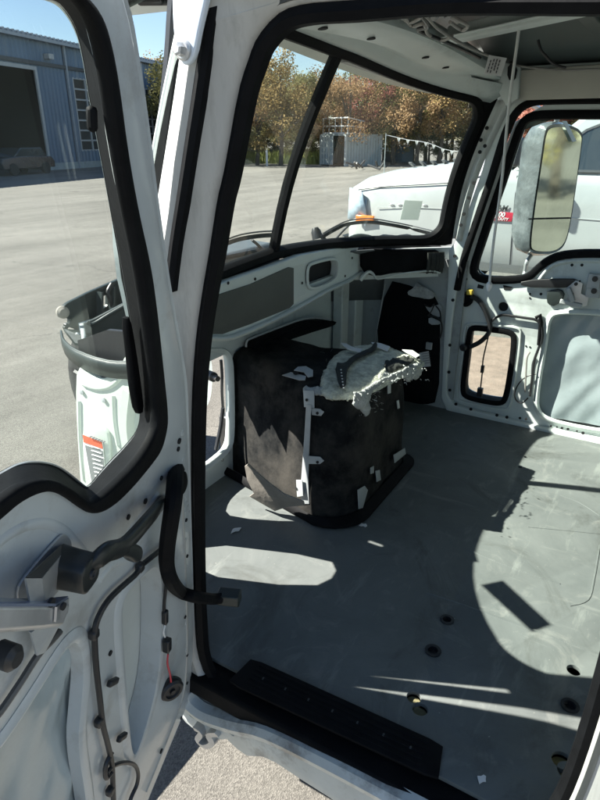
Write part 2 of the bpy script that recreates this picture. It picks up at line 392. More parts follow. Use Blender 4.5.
SPLIT = {k: 'all' for k in 'wire_clip header_hole screw_hole firewall_stud latch_bolt door_hole pillar_slot cavity_plug strap_hole latch_screw inline_connector hood_vent corner_post upright rail lock_bar mat_rib firewall_rib stuffing_tuft side_wall grille_bar latch_block door_rib mat_rivet kick_wire brake_line door_frame floor_seam bolt hanging_connector front_axle'.split()}
SPLIT.update({k: 'one' for k in 'pale_padding fluffy_trim torn_patch padding_strip'.split()})
def circ(c, r, n=20, ry=None): return [(c[0] + r * math.cos(2 * PI * k / n), c[1] + (ry or r) * math.sin(2 * PI * k / n)) for k in range(n)]
def inside(p, poly):
    x, y = p; c = False; n = len(poly)
    for i in range(n):
        a, b = poly[i], poly[i - 1]
        if (a[1] > y) != (b[1] > y) and x < (b[0] - a[0]) * (y - a[1]) / (b[1] - a[1]) + a[0]: c = not c
    return c
def drape(name, bvh, poly, mat, parent, step=3.0, off=.006, rough=.0, jag=.8, seed=0, sub=35, thick=.006):
    """a real sheet lying on a body: the outline is laid on the body's own surface and given thickness"""
    poly = chaikin(poly, 1); B = []
    for i, p in enumerate(poly):
        q = poly[(i + 1) % len(poly)]; L_ = math.hypot(q[0] - p[0], q[1] - p[1]); c = max(1, int(L_ / 1.1))
        for j in range(c):
            x, y = p[0] + (q[0] - p[0]) * j / c, p[1] + (q[1] - p[1]) * j / c
            k = jag * 1.6
            B.append((x + k * (noise.noise(V((x * .5, y * .5, seed + 3))) + .6 * noise.noise(V((x * 1.7, y * 1.7, seed + 5)))), y + k * (noise.noise(V((x * .5, y * .5, seed + 9))) + .6 * noise.noise(V((x * 1.7, y * 1.7, seed + 11))))))
    xs = [p[0] for p in B]; ys = [p[1] for p in B]; I = []
    nx = int((max(xs) - min(xs)) / step) + 2; ny = int((max(ys) - min(ys)) / step) + 2
    for i in range(nx):
        for j in range(ny):
            c = (min(xs) + (i + .5 * (j % 2)) * step, min(ys) + j * step)
            if inside(c, B) and min((c[0] - b[0]) ** 2 + (c[1] - b[1]) ** 2 for b in B) > (step * .4) ** 2: I.append(c)
    n = len(B)
    vv, _, ff, *_r = delaunay_2d_cdt([V(p) for p in B + I], [(i, (i + 1) % n) for i in range(n)], [], 1, 1e-4)
    vs = []; ok = []
    for c in vv:
        h = bvh.ray_cast(CAM, ray(c.x, c.y).normalized())
        if h[0] is None: vs.append(V((0, 0, 0))); ok.append(False); continue
        p = h[0] + h[1] * off
        if rough: p = p + h[1] * rough * (noise.noise(h[0] * 45 + V((seed, 0, 0))) + .6 * noise.noise(h[0] * 120))
        vs.append(p); ok.append(True)
    fs = [tuple(f) for f in ff if all(ok[i] for i in f) and max((vs[f[k]] - vs[f[k - 1]]).length for k in range(len(f))) < .07]
    return MB().add(vs, fs).build(name, mat, parent, smooth=sub, solid=thick)
def sheet(name, fr, poly, mat, parent, step=3.0, hf=None, jag=.8, seed=0, thick=.005, sub=50):
    """a loose cloth or fibre sheet lying near a plane, with a ragged edge and its own relief"""
    poly = chaikin(poly, 1); B = []
    for i, p in enumerate(poly):
        q = poly[(i + 1) % len(poly)]; c = max(1, int(math.hypot(q[0] - p[0], q[1] - p[1]) / 1.1)); k = jag * 1.6
        for j in range(c):
            x, y = p[0] + (q[0] - p[0]) * j / c, p[1] + (q[1] - p[1]) * j / c
            B.append((x + k * (noise.noise(V((x * .5, y * .5, seed + 3))) + .6 * noise.noise(V((x * 1.7, y * 1.7, seed + 5)))), y + k * (noise.noise(V((x * .5, y * .5, seed + 9))) + .6 * noise.noise(V((x * 1.7, y * 1.7, seed + 11))))))
    xs = [p[0] for p in B]; ys = [p[1] for p in B]; I = []
    for i in range(int((max(xs) - min(xs)) / step) + 2):
        for j in range(int((max(ys) - min(ys)) / step) + 2):
            c = (min(xs) + (i + .5 * (j % 2)) * step, min(ys) + j * step)
            if inside(c, B) and min((c[0] - b[0]) ** 2 + (c[1] - b[1]) ** 2 for b in B) > (step * .4) ** 2: I.append(c)
    n = len(B); vv, _, ff, *_r = delaunay_2d_cdt([V(p) for p in B + I], [(i, (i + 1) % n) for i in range(n)], [], 1, 1e-4)
    vs = []
    for c in vv:
        e = min(math.hypot(c.x - b[0], c.y - b[1]) for b in B); u = fr.px(c.x, c.y)
        vs.append(fr.P(*u, hf(u[0], u[1], e) if hf else 0))
    return MB().add(vs, [tuple(f) for f in ff]).build(name, mat, parent, smooth=sub, solid=thick)
def rect_prof(w, h, r=.3):                           # rounded strip profile: w across, h along the normal
    a, b = w / 2, h
    return [(-a, 0), (-a, b * (1 - r)), (-a * .6, b), (a * .6, b), (a, b * (1 - r)), (a, 0)]

# ================================================================== THE TRUCK CAB
cab = empty('truck_cab', (1.76, .4, 0), 'stripped white truck cab with bare painted floor and its near door standing open', 'truck')
CX = 1.765
def wsP(s, t, off=0.):                               # the windshield surface; s across, t up
    x = CX + s * ((.905 if s > 0 else .92) - .05 * t)
    d = abs(s)
    drop_b = .31 * d ** 3 if s > 0 else .31 * d ** 4
    drop_t = .215 * d ** 3 if s > 0 else .24 * d ** 4
    b = V((x, 1.17 - drop_b, .848 - .050 * d ** 1.2)); c = V((x, .93 - drop_t, 1.455 - (.10 * d ** 1.4 if s > 0 else -.05 * d + .12 * d ** 4)))
    p = b.lerp(c, t); p.y += .03 * math.sin(PI * t) 
    if off: p += wsN(s, t) * off
    return p
def wsN(s, t):
    e = .01
    a = wsP(s + e, t) - wsP(s - e, t); b = wsP(s, t + e) - wsP(s, t - e)
    return a.cross(b).normalized() * 1.0             # points into the cab (towards -Y)
if wsN(0, .5).y > 0:
    _o = wsN
    def wsN(s, t): return -_o(s, t)

# --- floor
fz = FZ(0)
fholes = [((447, 620), .014), ((433, 651), .016), ((414, 697), .017), ((420, 709), .018), ((574, 670), .017), ((570, 706), .016), ((562, 760), .021), ((568, 771), .021), ((526, 457), .008), ((520, 467), .008), ((588, 690), .0)]
hl = [circ(fz.px(*c), r) for c, r in fholes if r]
plate('floor', fz, [(.865, -.62), (2.70, -.62), (2.70, 1.32), (1.20, 1.32), (1.20, 1.21), (.94, 1.21), (.865, 1.10)], hl, .012, FLOORM, cab, bev=.001)
mb = MB().box((1.80, .22, -.075), (1.80, 1.66, .02)); mb.build('under_floor', DARKUND, cab)
for (c, r), col in zip(fholes[:8], (BLACKP, BLACKP, PLUGY, PLUGY, None, BLACKP, CAPY, PLUGY)):
    p = V((*fz.px(*c), 0))
    if col is BLACKP:
        MB().lathe(p + V((0, 0, -.008)), (0, 0, 1), [(r + .005, 0), (r + .005, .011), (r * .82, .011), (r * .8, .0), (r * .5, -.004), (.001, -.004)]).build('floor_plug', BLACKP, cab)
    elif col:
        MB().lathe(p + V((0, 0, -.03)), (0, 0, 1), [(r * .99, 0), (r * .99, .012), (.001, .014)]).build('floor_plug', col, cab)
sm = MB()
def seam(pts, w=.004, h=.0022):
    q = [V((*fz.px(*p), 0.0006)) for p in pts]
    sm.sweep(catmull(q, 4), (0, 0, 1), [(-w, -.001), (-w * .5, h), (w * .5, h), (w, -.001)], closed=False)
seam([(425, 592), (462, 604), (520, 625), (600, 654), (660, 676)]); seam([(466, 549), (500, 563), (530, 574), (560, 584)], .003, .0016)
seam([(528, 527), (570, 531), (620, 536)], .003, .0014); seam([(600, 545), (594, 580), (588, 600), (570, 606)], .003, .0014); seam([(560, 495), (580, 503), (600, 516)], .002, .001)
sm.build('floor_seam', FLOORM, cab)
# raised footwell rise beside the pillar
# --- driver door opening
fo = FX(.838)
LOOP = [(600, -8), (450, -6), (360, 2), (310, 6), (284, 15), (263, 38), (253, 62), (243, 95), (229, 170), (222, 200), (214, 250), (207, 290), (200, 340), (196, 400), (195, 480), (196, 560), (198, 615), (201, 650), (212, 677), (236, 696), (268, 713), (330, 748), (400, 786), (450, 812)]
loop2 = fo.L(LOOP) + [(.05, -.03), (-.0, .0), (-.035, .07), (-.052, .16), (-.06, .3), (-.062, .5), (-.06, .9), (-.05, 1.25), (-.02, 1.33), (.03, 1.358)]
lp3 = catmull([fo.P(*p) for p in loop2], 5, True)
MB().sweep(lp3, (-1, 0, 0), [(-.022, -.008), (-.024, .006), (-.012, .014), (.002, .012), (.012, .018), (.022, .010), (.022, -.008)]).build('door_opening_seal', RUBBER, cab, smooth=50)
MB().sweep(lp3, (-1, 0, 0), [(-.016, .012), (-.016, .022), (-.006, .022), (-.006, .012)]).build('seal_lip', RUBBER2, cab, smooth=50)
fp = FX(.818)
hole = [(p.y, p.z) for p in lp3]
outer = fp.L([(243, -60), (222, 0), (212, 25), (204, 60), (196, 110), (188, 160), (181, 210), (175, 250), (171, 290), (172, 330), (178, 400), (182, 480), (182, 560), (183, 640), (183, 690), (186, 714), (200, 726), (222, 731), (262, 735), (300, 752), (330, 768), (400, 806), (460, 838)]) + [(.0, -.10), (-.17, -.09), (-.20, .5), (-.17, 1.36), (-.10, 1.46), (.2, 1.475), (.45, 1.472)]
FRONT = sorted([(p.z, p.y) for p in lp3 if p.y > .5])
def yseal(z):
    c = [q for q in FRONT if abs(q[0] - z) < .05]
    return (sum(q[1] for q in c) / len(c) if c else (.80 if z < .5 else .55)) + .012
cen = V((sum(p[0] for p in hole) / len(hole), sum(p[1] for p in hole) / len(hole)))
plate('door_frame', fp, outer, [hole[::2]], .03, PILLAR, cab, bev=.010, warp=lambda y, z: .62 * (min(math.hypot(y - q.y, z - q.z) for q in lp3) if y > .45 and z > -.05 and y > yseal(z) - .03 else 0))
# pillar skin outside the frame, lit by the sun, with its two rubber edges
fs = FX(.786)
sk_r = [(210, -10), (204, 25), (197, 70), (191, 110), (182, 160), (174, 212), (167, 256), (162, 296)]
sk_l = [(150, 296), (150, 250), (156, 195), (164, 145), (171, 100), (177, 58), (181, 20), (184, -10)]
plate('pillar_skin', fs, fs.L(sk_r + sk_l), [], .05, PAINT, cab, bev=.008)
cl = catmull([fs.pt(*p) for p in [(216, -12), (207, 35), (198, 95), (191, 140), (183, 192), (175, 242), (169, 290)]], 5)
MB().sweep(cl, (-1, 0, 0), [(-.010, -.022), (-.010, .002), (0, .006), (.010, .002), (.010, -.022)], closed=False).build('pillar_seal', RUBBER, cab)
cl = catmull([fs.pt(*p, -.03) for p in [(175, -5), (173, 20), (171, 50), (166, 100), (160, 145), (154, 190), (149, 250)]], 5)
MB().sweep(cl, (-1, 0, 0), [(-.011, -.02), (-.012, .002), (0, .006), (.012, .002), (.011, -.02)], closed=False).build('glass_edge_trim', BLACKP, cab)
def yin(z): return yseal(z) - .004
RW = []
for k in range(13):
    t = k / 12; a = wsP(-.985, t); RW.append([V((.846, yin(a.z) - .006, a.z)), V((.85, (yin(a.z) + a.y) / 2, a.z)), a + V((.01, .006, 0)), a + V((-.03, .012, 0)), V((.80, a.y - .02, a.z))])
MB().grid(RW).build('inner_pillar', PAINT_IN, cab, smooth=40, solid=.006)
def outp(p):
    a, b = p[0], p[1] - .5; k = min(1.0 / max(1e-6, abs(a)), .5 / max(1e-6, abs(b)))
    return (a * k, .5 + b * k)
_wl = wloop_pts = None
# mirror bracket foot with its bolt
fb = FX(.762)
br = plate('mirror_bracket', fb, chaikin(fb.L([(171, -20), (172, 25), (175, 48), (179, 60), (184, 66), (190, 63), (195, 52), (199, 30), (206, 0), (210, -20)]), 2), [], .012, SKYP, cab, bev=.004)
bc = fb.pt(184, 50)
MB().lathe(bc + V((.004, 0, 0)), (-1, 0, 0), [(.014, 0), (.014, .008), (.011, .010)], 20).lathe(bc, (-1, 0, 0), [(.009, .004), (.009, .016), (.006, .018), (.001, .018)], 6).build('bolt', ZINC, br, smooth=20)
# sill and rocker
fr_ = FX(.80)
rk = fr_.L([(212, 731), (238, 727), (262, 729), (283, 737), (296, 748), (330, 763), (400, 802), (470, 842)]) + [(-.17, -.06), (-.17, -.24)] + fr_.L([(470, 905), (400, 845), (345, 812), (330, 799), (300, 780), (276, 764), (263, 758), (247, 757), (237, 750), (222, 736)])
plate('rocker_panel', fr_, rk, [], .06, SCUFF, cab, bev=.006)
st = [fr_.pt(*p) for p in [(186, 690), (190, 700), (205, 712), (235, 722), (268, 730), (330, 760), (400, 797), (455, 826)]]
st = [p + V((-.016, 0, -.004)) for p in st]
MB().sweep(catmull(st, 4), (-1, 0, 0), [(-.022, -.03), (-.02, .0), (.0, .006), (.014, -.006), (.018, -.03)], closed=False).build('sill_ledge', SCUFF, cab)
st = [fr_.pt(*p) for p in [(184, 694), (187, 714), (200, 724), (216, 730), (228, 727)]]
MB().sweep(catmull(st, 4), (-1, 0, 0), [(-.03, -.04), (-.025, .004), (-.004, .01), (.014, .004), (.02, -.04)], closed=False).build('pillar_foot', SCUFF, cab)
# bent bracket under the pillar foot
bx = [fr_.pt(*p, .012) for p in [(196, 726), (203, 731), (199, 738), (206, 744), (214, 741), (211, 733), (219, 732)]]
MB().sweep(catmull(bx, 4), (-1, 0, 0), [(-.009, -.012), (-.008, .008), (.008, .012), (.010, -.010)], closed=False).build('bent_bracket', ZINC, cab, smooth=60)
# rear door post stub, rear wall with window, roof
plate('rear_wall', FY(-.62), [(.84, -.1), (2.70, -.1), (2.70, 1.0), (2.62, 1.52), (.92, 1.52), (.84, 1.0)], [], .05, PAINT_IN, cab, bev=.004)
plate('cowl_inner', FX(.853), [(.79, -.12), (1.10, -.12), (1.10, .80), (1.0, .84), (.78, .86)], [], .012, BLACKP, cab)
MB().box((.842, .32, -.047), (.085, 1.0, .062)).build('sill_trim', RUBBER, cab, bevel=.01)
MB().grid([[V((.872, 1.10, -.12)), V((.95, 1.20, -.12))], [V((.872, 1.10, .80)), V((.95, 1.20, .80))]]).build('cowl_inner', PRIMER, cab, solid=.01)
RO = [[V((CX + s * w_, y, z)) for s in [-1 + i / 8 for i in range(17)]] for y, z, w_ in ((-.66, 1.0, .95), (-.66, 1.50, .95), (-.60, 1.60, .93), (.2, 1.64, .93), (.70, 1.61, .92), (.86, 1.545, .92), (.94, 1.47, .93))]
for r in RO[1:]:
    for p in r: p.z -= .10 * abs((p.x - CX) / .95) ** 6
MB().grid(RO).build('roof_skin', PAINT, cab, smooth=60, solid=.01)
for x in (.815, 2.715): MB().grid([[V((x, -.66, 1.44)), V((x, .78, 1.42))], [V((x + (.02 if x < 1 else -.02), -.66, 1.56)), V((x + (.02 if x < 1 else -.02), .86, 1.50))]]).build('roof_gutter', PAINT, cab, solid=.012)
plate('rear_side_panel', FX(.855), [(-.64, -.1), (-.18, -.1), (-.18, 1.44), (-.64, 1.48)], [], .04, PAINT_IN, cab)
rows = []
for j in range(9):
    y = -.64 + 1.38 * j / 8; r = []
    for i in range(17):
        s = -1 + i / 8; r.append(V((CX + s * .93, y, 1.585 - .10 * abs(s) ** 5 - .02 * s * s)))
    rows.append(r)
MB().grid(rows).build('roof_panel', ROOFIN, cab, smooth=60, solid=.012)
for x in (1.30, 1.93):
    a, b = (onZ(446, 42, 1.478), onZ(600, 8, 1.50)) if x > 1.5 else (V((1.25, .69, 1.49)), V((1.2, .2, 1.51)))
    b = a + (b - a).normalized() * 1.2; b.z = min(b.z, 1.53)
    mb = MB().bar(a, b, .05, .012); mb.bar(a + V((.018, 0, .022)), b + V((.018, 0, .022)), .014, .04); mb.bar(a + V((-.032, 0, .006)), b + V((-.032, 0, .006)), .018, .006)
    mb.build('roof_rail', PAINT_IN, cab, bevel=.003)
for y in (-.1, .34):
    mb = MB().bar((.93, y, 1.548), (2.6, y, 1.548), .05, .02); mb.build('roof_bow', ROOFIN, cab, bevel=.004)
# windshield header: a folded sheet from the glass back to the roof
rows = []
for (t, dy, dz) in ((.985, -.010, 0), (1.0, -.028, .004), (1.0, -.045, .016), (1.0, -.058, .030), (None, .10, -.010), (None, .06, .0), (None, .012, .002), (None, 0, .010), (None, .0, .03), (None, .03, .07)):
    r = []
    for i in range(41):
        s = -1 + i / 20
        if t: p = wsP(s, t) + V((0, dy, dz))
        else: p = V((CX + s * .87, .70 + dy - .03 * abs(s) ** 4, 1.468 - .055 * s * s + dz))
        if t is None and dy == .10: p.y = min(p.y, wsP(s, 1).y - .075); 
        r.append(p)
    rows.append(r)
MB().grid(rows).build('windshield_header', PAINT_IN, cab, smooth=50, solid=.004)
mb = MB()
for s, t in ((-.42, 0), (-.12, 0), (.35, 0), (.58, 0)):
    p = V((CX + s * .87, .78, 1.461 - .055 * s * s)); mb.lathe(p, (0, -.1, -1), [(.012, 0), (.012, .003), (.001, .003)], 12)
mb.build('header_hole', DARKIN, cab)
# header wires, tucked along the roof edge
for k, (pts, m, r) in enumerate([
        ([(398, 10), (408, 22), (420, 18), (432, 4), (446, 14), (462, 22), (468, 26), (462, 30), (450, 22)], WIREG, .004),
        ([(396, 2), (404, 14), (412, 26), (424, 24), (428, 34), (442, 40), (452, 36)], WIREG, .0045),
        ([(402, 18), (416, 12), (428, 26), (418, 30), (436, 38), (455, 46), (480, 58)], BLACKP, .005),
        ([(392, 8), (410, 8), (426, 16), (440, 30), (470, 48), (500, 60), (520, 66), (560, 70), (600, 69)], WIREG, .004),
        ([(538, 40), (541, 50), (546, 56), (554, 64), (566, 68)], BLACKP, .0045), ([(433, -4), (437, 10), (434, 16)], BLACKP, .010), ([(449, 4), (452, 12), (447, 16)], BLACKP, .007)]):
    def onw(x, y): return onZ(x, y, max(1.415, 1.474 - .058 * (x - 396) / 94) + .012)
    q = [onw(x, y) for x, y in pts] if k not in (4,) else [onX(x, y, 2.3) for x, y in pts]
    if k == 3: q = [onw(x, y) if x < 495 else onX(x, y, 2.60) for x, y in pts]
    MB().tube(catmull(q, 6), r, 7).build('roof_wire', m, cab)
# windshield glass, seal and divider
rows = [[wsP(-1 + i / 24, j / 12) for i in range(49)] for j in range(13)]
ws = MB().grid(rows).build('windshield', GLASSW, cab, smooth=60)
def wloop(m, n=8, e=0.):
    rs, rt = .085 , .15
    pts = []
    for cx, cy, a0 in ((1 - m - rs, 1 - m - rt, 0), (-1 + m + rs, 1 - m - rt, 90), (-1 + m + rs, m + rt, 180), (1 - m - rs, m + rt, 270)):
        for k in range(n + 1):
            a = math.radians(a0 + 90 * k / n); pts.append((cx + rs * math.cos(a), cy + rt * math.sin(a)))
    out = []
    for i, p in enumerate(pts):
        q = pts[(i + 1) % len(pts)]; d = math.hypot(q[0] - p[0], q[1] - p[1]); c = max(1, int(d / .06))
        out += [(p[0] + (q[0] - p[0]) * j / c, p[1] + (q[1] - p[1]) * j / c) for j in range(c)]
    return out
wl_ = wloop(.008)
nr = [wsN(*p) for p in wl_]
MB().rings([[wsP(*p, .004) for p in wl_], [wsP(max(-1.03, min(1.03, 1.03 * q[0])), max(-.03, min(1.03, .5 + 1.06 * (q[1] - .5))), .004) for q in [outp(p) for p in wl_]]], cap=False).build('windshield_frame', RUBBER, cab, smooth=40, solid=.006)
MB().sweep([wsP(*p) for p in wl_], nr, [(-.020, -.012), (-.020, .012), (-.008, .022), (.012, .018), (.018, .004), (.018, -.012)]).build('windshield_seal', RUBBER, ws, smooth=50)
MB().sweep([wsP(.0, t / 8) for t in range(9)], [wsN(0, t / 8) for t in range(9)], [(-.016, -.012), (-.014, .014), (.014, .014), (.016, -.012)], closed=False).build('windshield_divider', RUBBER, ws)
tp = [wsP(s, t, -.003) for s, t in ((.800, .16), (.800, .30), (.885, .30), (.885, .16))]
MB().grid([[tp[0], tp[3]], [tp[1], tp[2]]]).build('glass_sticker', STICK, ws, smooth=0, solid=.002)
# flat sticker behind the near pillar, whose shadow falls on the floor
sp = [V((1.02, .985, .83)), V((1.075, .995, .83)), V((1.03, .93, .975)), V((.975, .915, .975))]
sp = [wsP(-.70, .07, -.004), wsP(-.67, .15, -.004), wsP(-.83, .27, -.004), wsP(-.86, .19, -.004)]
MB().grid([[sp[0], sp[1]], [sp[3], sp[2]]]).build('glass_decal', BLACKP, ws, smooth=0, solid=.002)

# --- dash front panel under the windshield
fd = FY(1.125)
dtop = [(358, 246), (330, 249), (300, 255), (262, 269), (230, 280), (205, 290)]
dout = fd.L([(205, 338), (225, 337), (240, 334), (270, 321), (300, 307), (328, 291), (345, 284), (358, 274), (364, 262), (361, 248)]) + fd.L(dtop) + [(1.22, .865), (1.22, .675)]
dh = chaikin(fd.L([(306, 287), (306, 267), (311, 263), (332, 258), (337, 261), (337, 272), (333, 281), (313, 289)]), 2)
da = plate('dash_panel', fd, dout, [dh], .03, PAINT_IN, cab, bev=.006)
plate('vent_recess', FY(1.155), [(1.90, .675), (2.24, .675), (2.24, .83), (1.90, .83)], [], .01, DARKIN, da)
MB().sweep(catmull([fd.P(*p, .004) for p in dh[::2]], 2, True), (0, -1, 0), [(-.006, 0), (-.004, .006), (.004, .006), (.006, 0)]).build('vent_rim', PAINT_IN, da)
plate('dash_insert', fd, fd.L([(213, 296), (250, 284), (288, 267), (293, 268), (293, 304), (289, 308), (250, 324), (222, 334), (205, 334), (196, 334), (190, 300)]), [], .008, OLIVE, da, bev=.002, front=.004)
lip = [fd.pt(*p, .004) for p in [(200, 338), (225, 338), (242, 333), (270, 321), (300, 306), (328, 290), (346, 282), (362, 272)]]
lip = [V((1.22, 1.12, .668))] + lip
MB().sweep(catmull(lip, 4), (0, -1, 0), [(-.008, -.012), (-.009, .006), (0, .012), (.007, .006), (.006, -.012)], closed=False).build('dash_lip', PAINT_IN, da, smooth=60)
mb = MB()
for p in [(302, 283), (228, 283), (255, 279), (352, 258), (345, 276)]: mb.lathe(fd.pt(*p, .001), (0, -1, 0), [(.005, 0), (.005, .002), (.001, .002)], 10)
mb.build('screw_hole', DARKIN, da)
# shelf sloping from the dash lip to the firewall
MB().grid([[wsP(-.97 + .052 * i, -.02) + V((0, .012, 0)) for i in range(9)], [wsP(-.97 + .052 * i, -.02) + V((0, .012, -.2)) for i in range(9)]]).build('cowl_wall', BLACKP, cab, solid=.008)
MB().box((1.95, 1.235, .70), (1.46, .20, .02)).build('dash_shelf', PAINT_IN, cab)
plate('shelf_plate', FY(1.295), [(1.45, .50), (2.02, .50), (2.02, .64), (1.45, .64)], [], .004, PAINT_IN, cab, bev=.001)
# black foam along the passenger end
A, B = onY(361, 248, 1.115), onX(445, 251, 2.63)
fa = Fr(A, (B.x - A.x, B.y - A.y, 0), (0, 0, 1)); fa = Fr(A, fa.a, fa.b, fa.n if fa.n.y < 0 else -fa.n)
fo_ = plate('dash_foam', fa, chaikin(fa.L([(361, 248), (380, 249), (410, 251), (446, 250), (444, 274), (420, 273), (395, 273), (377, 277), (362, 273)]), 1), [], .03, QUILTB, cab, bev=.008, warp=lambda u, v: .006 * noise.noise(V((u * 30, v * 30, 2))))
MB().tube(catmull([fa.pt(*p, .012) for p in [(360, 280), (368, 272), (373, 274), (378, 279), (395, 275), (415, 272), (432, 271), (440, 273)]], 4), lambda t: .015 - .009 * min(1, t * 3), 8, flat=.7).build('foam_ledge', PAINT_IN, cab, smooth=60)
plate('dash_end', Fr(fa.o + fa.n * -.05, fa.a, fa.b, fa.n), fa.L([(350, 250), (455, 247), (450, 276), (355, 280)], -.05), [], .01, PAINT_IN, cab)
mb = MB()
random.seed(4)
for k in range(16):                                  # ruffled lighter end of the foam
    u = fa.px(427 + k, 256 + 0)[0]
    mb.tube(catmull([fa.P(u, fa.px(430, 252)[1], .012), fa.P(u + .004 * random.uniform(-1, 1), fa.px(430, 262)[1], .02), fa.P(u, fa.px(430, 271)[1] + .01 * random.uniform(-1, 1), .012)], 3), .004, 5)
mb.build('foam_ruffle', SCRIM, fo_)

# --- firewall
ff = FY(1.31)
h1 = chaikin(ff.L([(199, 350), (209, 349), (221, 349), (227, 355), (229, 372), (230, 436), (226, 449), (217, 457), (199, 471), (160, 480), (160, 318), (185, 328)]), 2)
h2 = chaikin([(1.185, .06), (1.01, .17), (.985, .54), (1.06, .585), (1.15, .52)], 1)
fwl = plate('firewall', ff, [(1.20, -.06), (2.67, -.06), (2.67, .70), (1.20, .70)], [h1], .02, PAINT_IN, cab, bev=.003)
plate('footwell_panel', FY(1.20), [(.95, -.06), (1.205, -.06), (1.205, .80), (.95, .80)], [h2], .012, PRIMER, fwl)
plate('footwell_panel', FX(1.205), [(1.20, -.06), (1.32, -.06), (1.32, .68), (1.20, .68)], [], .010, PRIMER, fwl)
MB().sweep(catmull([ff.P(*p, .004) for p in h1[::2]], 2, True), (0, -1, 0), [(-.014, 0), (-.012, .01), (.004, .018), (.012, .006), (.012, 0)]).build('opening_flange', PAINT_IN, fwl, smooth=60)
mb = MB()
for p in [(233, 380), (233, 408), (232, 430), (228, 452), (222, 460), (213, 463), (204, 468), (215, 347), (235, 365)]: mb.lathe(ff.pt(*p, .0), (0, -1, 0), [(.0055, 0), (.0055, .005), (.001, .006)], 10)
mb.build('firewall_stud', ZINC, fwl)
mb = MB().tube(catmull([ff.pt(*p, -.03) for p in [(221, 360), (222, 375), (222, 392), (223, 408)]], 4), .006, 8)
mb.tube(catmull([ff.pt(*p, -.01) for p in [(223, 408), (221, 425), (218, 440), (216, 450)]], 4), .008, 8)
mb.build('brake_line', BLACKP, fwl)
MB().lathe(ff.pt(211, 376, .0), (-.4, -1, .1), [(.018, -.02), (.018, .02), (.010, .024), (.010, .05), (.001, .05)], 14).build('valve', STEEL, fwl)
plate('splash_panel', FY(1.50), chaikin(FY(1.50).L([(195, 350), (210, 352), (213, 372), (211, 400), (203, 412), (195, 412)]), 2), [], .01, PAINT, cab)
mb = MB()
for x0, x1, d in ((333, 340, .05), (343, 351, .07), (356, 361, .04)):
    a = onY(x0, 300, 1.30).x; b = onY(x1, 300, 1.30).x; mb.box(((a + b) / 2, 1.30 - d / 2, .31), (b - a, d, .66))
mb.build('firewall_rib', PAINT_IN, fwl, bevel=.006)
# --- passenger kick wall
fk = FX(2.668)
kw = plate('kick_wall', fk, [(.74, 0), (1.32, 0), (1.32, .72), (.74, .72)], [], .012, PRIMER, cab)
fk2 = FX(2.655)
km = plate('kick_insulation', fk2, chaikin(fk2.L([(387, 281), (405, 284), (420, 290), (438, 298), (440, 330), (438, 402), (424, 405), (404, 402), (395, 396), (374, 345)]), 1), [], .014, QUILTB, cab, bev=.005, warp=lambda u, v: .008 * noise.noise(V((u * 16, v * 16, 5))))
MB().tube(catmull([fk2.pt(*p, .01) for p in [(374, 345), (379, 318), (385, 284)]], 4), .003, 6).build('insulation_edge', TAB, km)
random.seed(11)
def rag(name, fr, poly, mat, parent, amp=.012, th=.004, front=.012, f=22):
    return plate(name, fr, chaikin(fr.L(poly), 1), [], th, mat, parent, front=front, warp=lambda u, v: amp * noise.noise(V((u * f, v * f, len(poly)))))
rag('torn_foam', fk2, [(410, 290), (416, 287), (418, 281), (423, 284), (430, 288), (437, 294), (434, 298), (424, 297), (412, 294)], FLUFF, km, .02, .012, .03)
rag('torn_backing', fk2, [(425, 303), (427, 307), (434, 306), (442, 303), (443, 318), (430, 313)], TAB, km, .01)
rag('torn_backing', fk2, [(429, 316), (441, 320), (442, 324), (430, 324)], TAB, km, .01)
tg = plate('insulation_tag', fk2, fk2.L([(420, 352), (430, 350), (432, 365), (423, 366)]), [], .002, PAPER, km, front=.02)
mb = MB()
for i in range(5):
    a, b = fk2.pt(422 + i * .4, 354 + i * 2.4, .022), fk2.pt(430 + i * .3, 352.7 + i * 2.4, .022); mb.bar(a, b, .001, .004, up=(1, 0, 0))
mb.build('tag_print', INK, tg, smooth=0)
mb = MB().tube(catmull([fk2.pt(*p, .02) for p in [(429, 316), (436, 317), (441, 322), (442, 330), (440, 338)]], 5), .004, 7)
mb.tube(catmull([fk2.pt(*p, .025) for p in [(424, 304), (430, 307), (434, 304), (432, 310), (428, 316)]], 5), .003, 7)
mb.tube(catmull([fk2.pt(*p, .02) for p in [(441, 322), (440, 312), (436, 306)]], 5), .0035, 7)
mb.build('kick_wire', BLACKP, km)
MB().box(fk2.pt(429, 346, .02), (.012, .03, .035)).build('wire_clip', TAB, km, bevel=.003)

# --- engine cover between the footwells
def hump(z):                                         # plan outline at a height below the rim
    k = z / .45
    return 1.515 + .06 * k, 2.088 - .035 * k, .735 + .02 * k, 1.325
def rring(x0, x1, y0, y1, z, r, n=7):
    out = []
    for cx, cy, a0 in ((x1 - r, y1 - .02, 0), (x0 + r, y1 - .02, 90), (x0 + r, y0 + r, 180), (x1 - r, y0 + r, 270)):
        rr = r if cy < 1.2 else .02
        if cy < 1.2 and cx > 1.8: cx, cy, rr = x1 - r * .5, y0 + r * .5, r * .5
        for k in range(n): a = math.radians(a0 + 90 * k / (n - 1)); out.append(V((cx + rr * math.cos(a), cy + rr * math.sin(a), z)))
    return out
def fine(R, n=4): 
    o = []
    for i, p in enumerate(R):
        q = R[(i + 1) % len(R)]; c = max(1, int((q - p).length / .03)); o += [p.lerp(q, j / c) for j in range(c)]
    return o
base = fine(rring(*hump(.0), 0, .13))
ringsz = []
for i in range(13):
    z = .42 * i / 12; x0, x1, y0, y1 = hump(z); R0 = rring(x0, x1, y0, y1, z, .07); 
    ringsz.append((x0, x1, y0, y1, z))
nb = len(base)
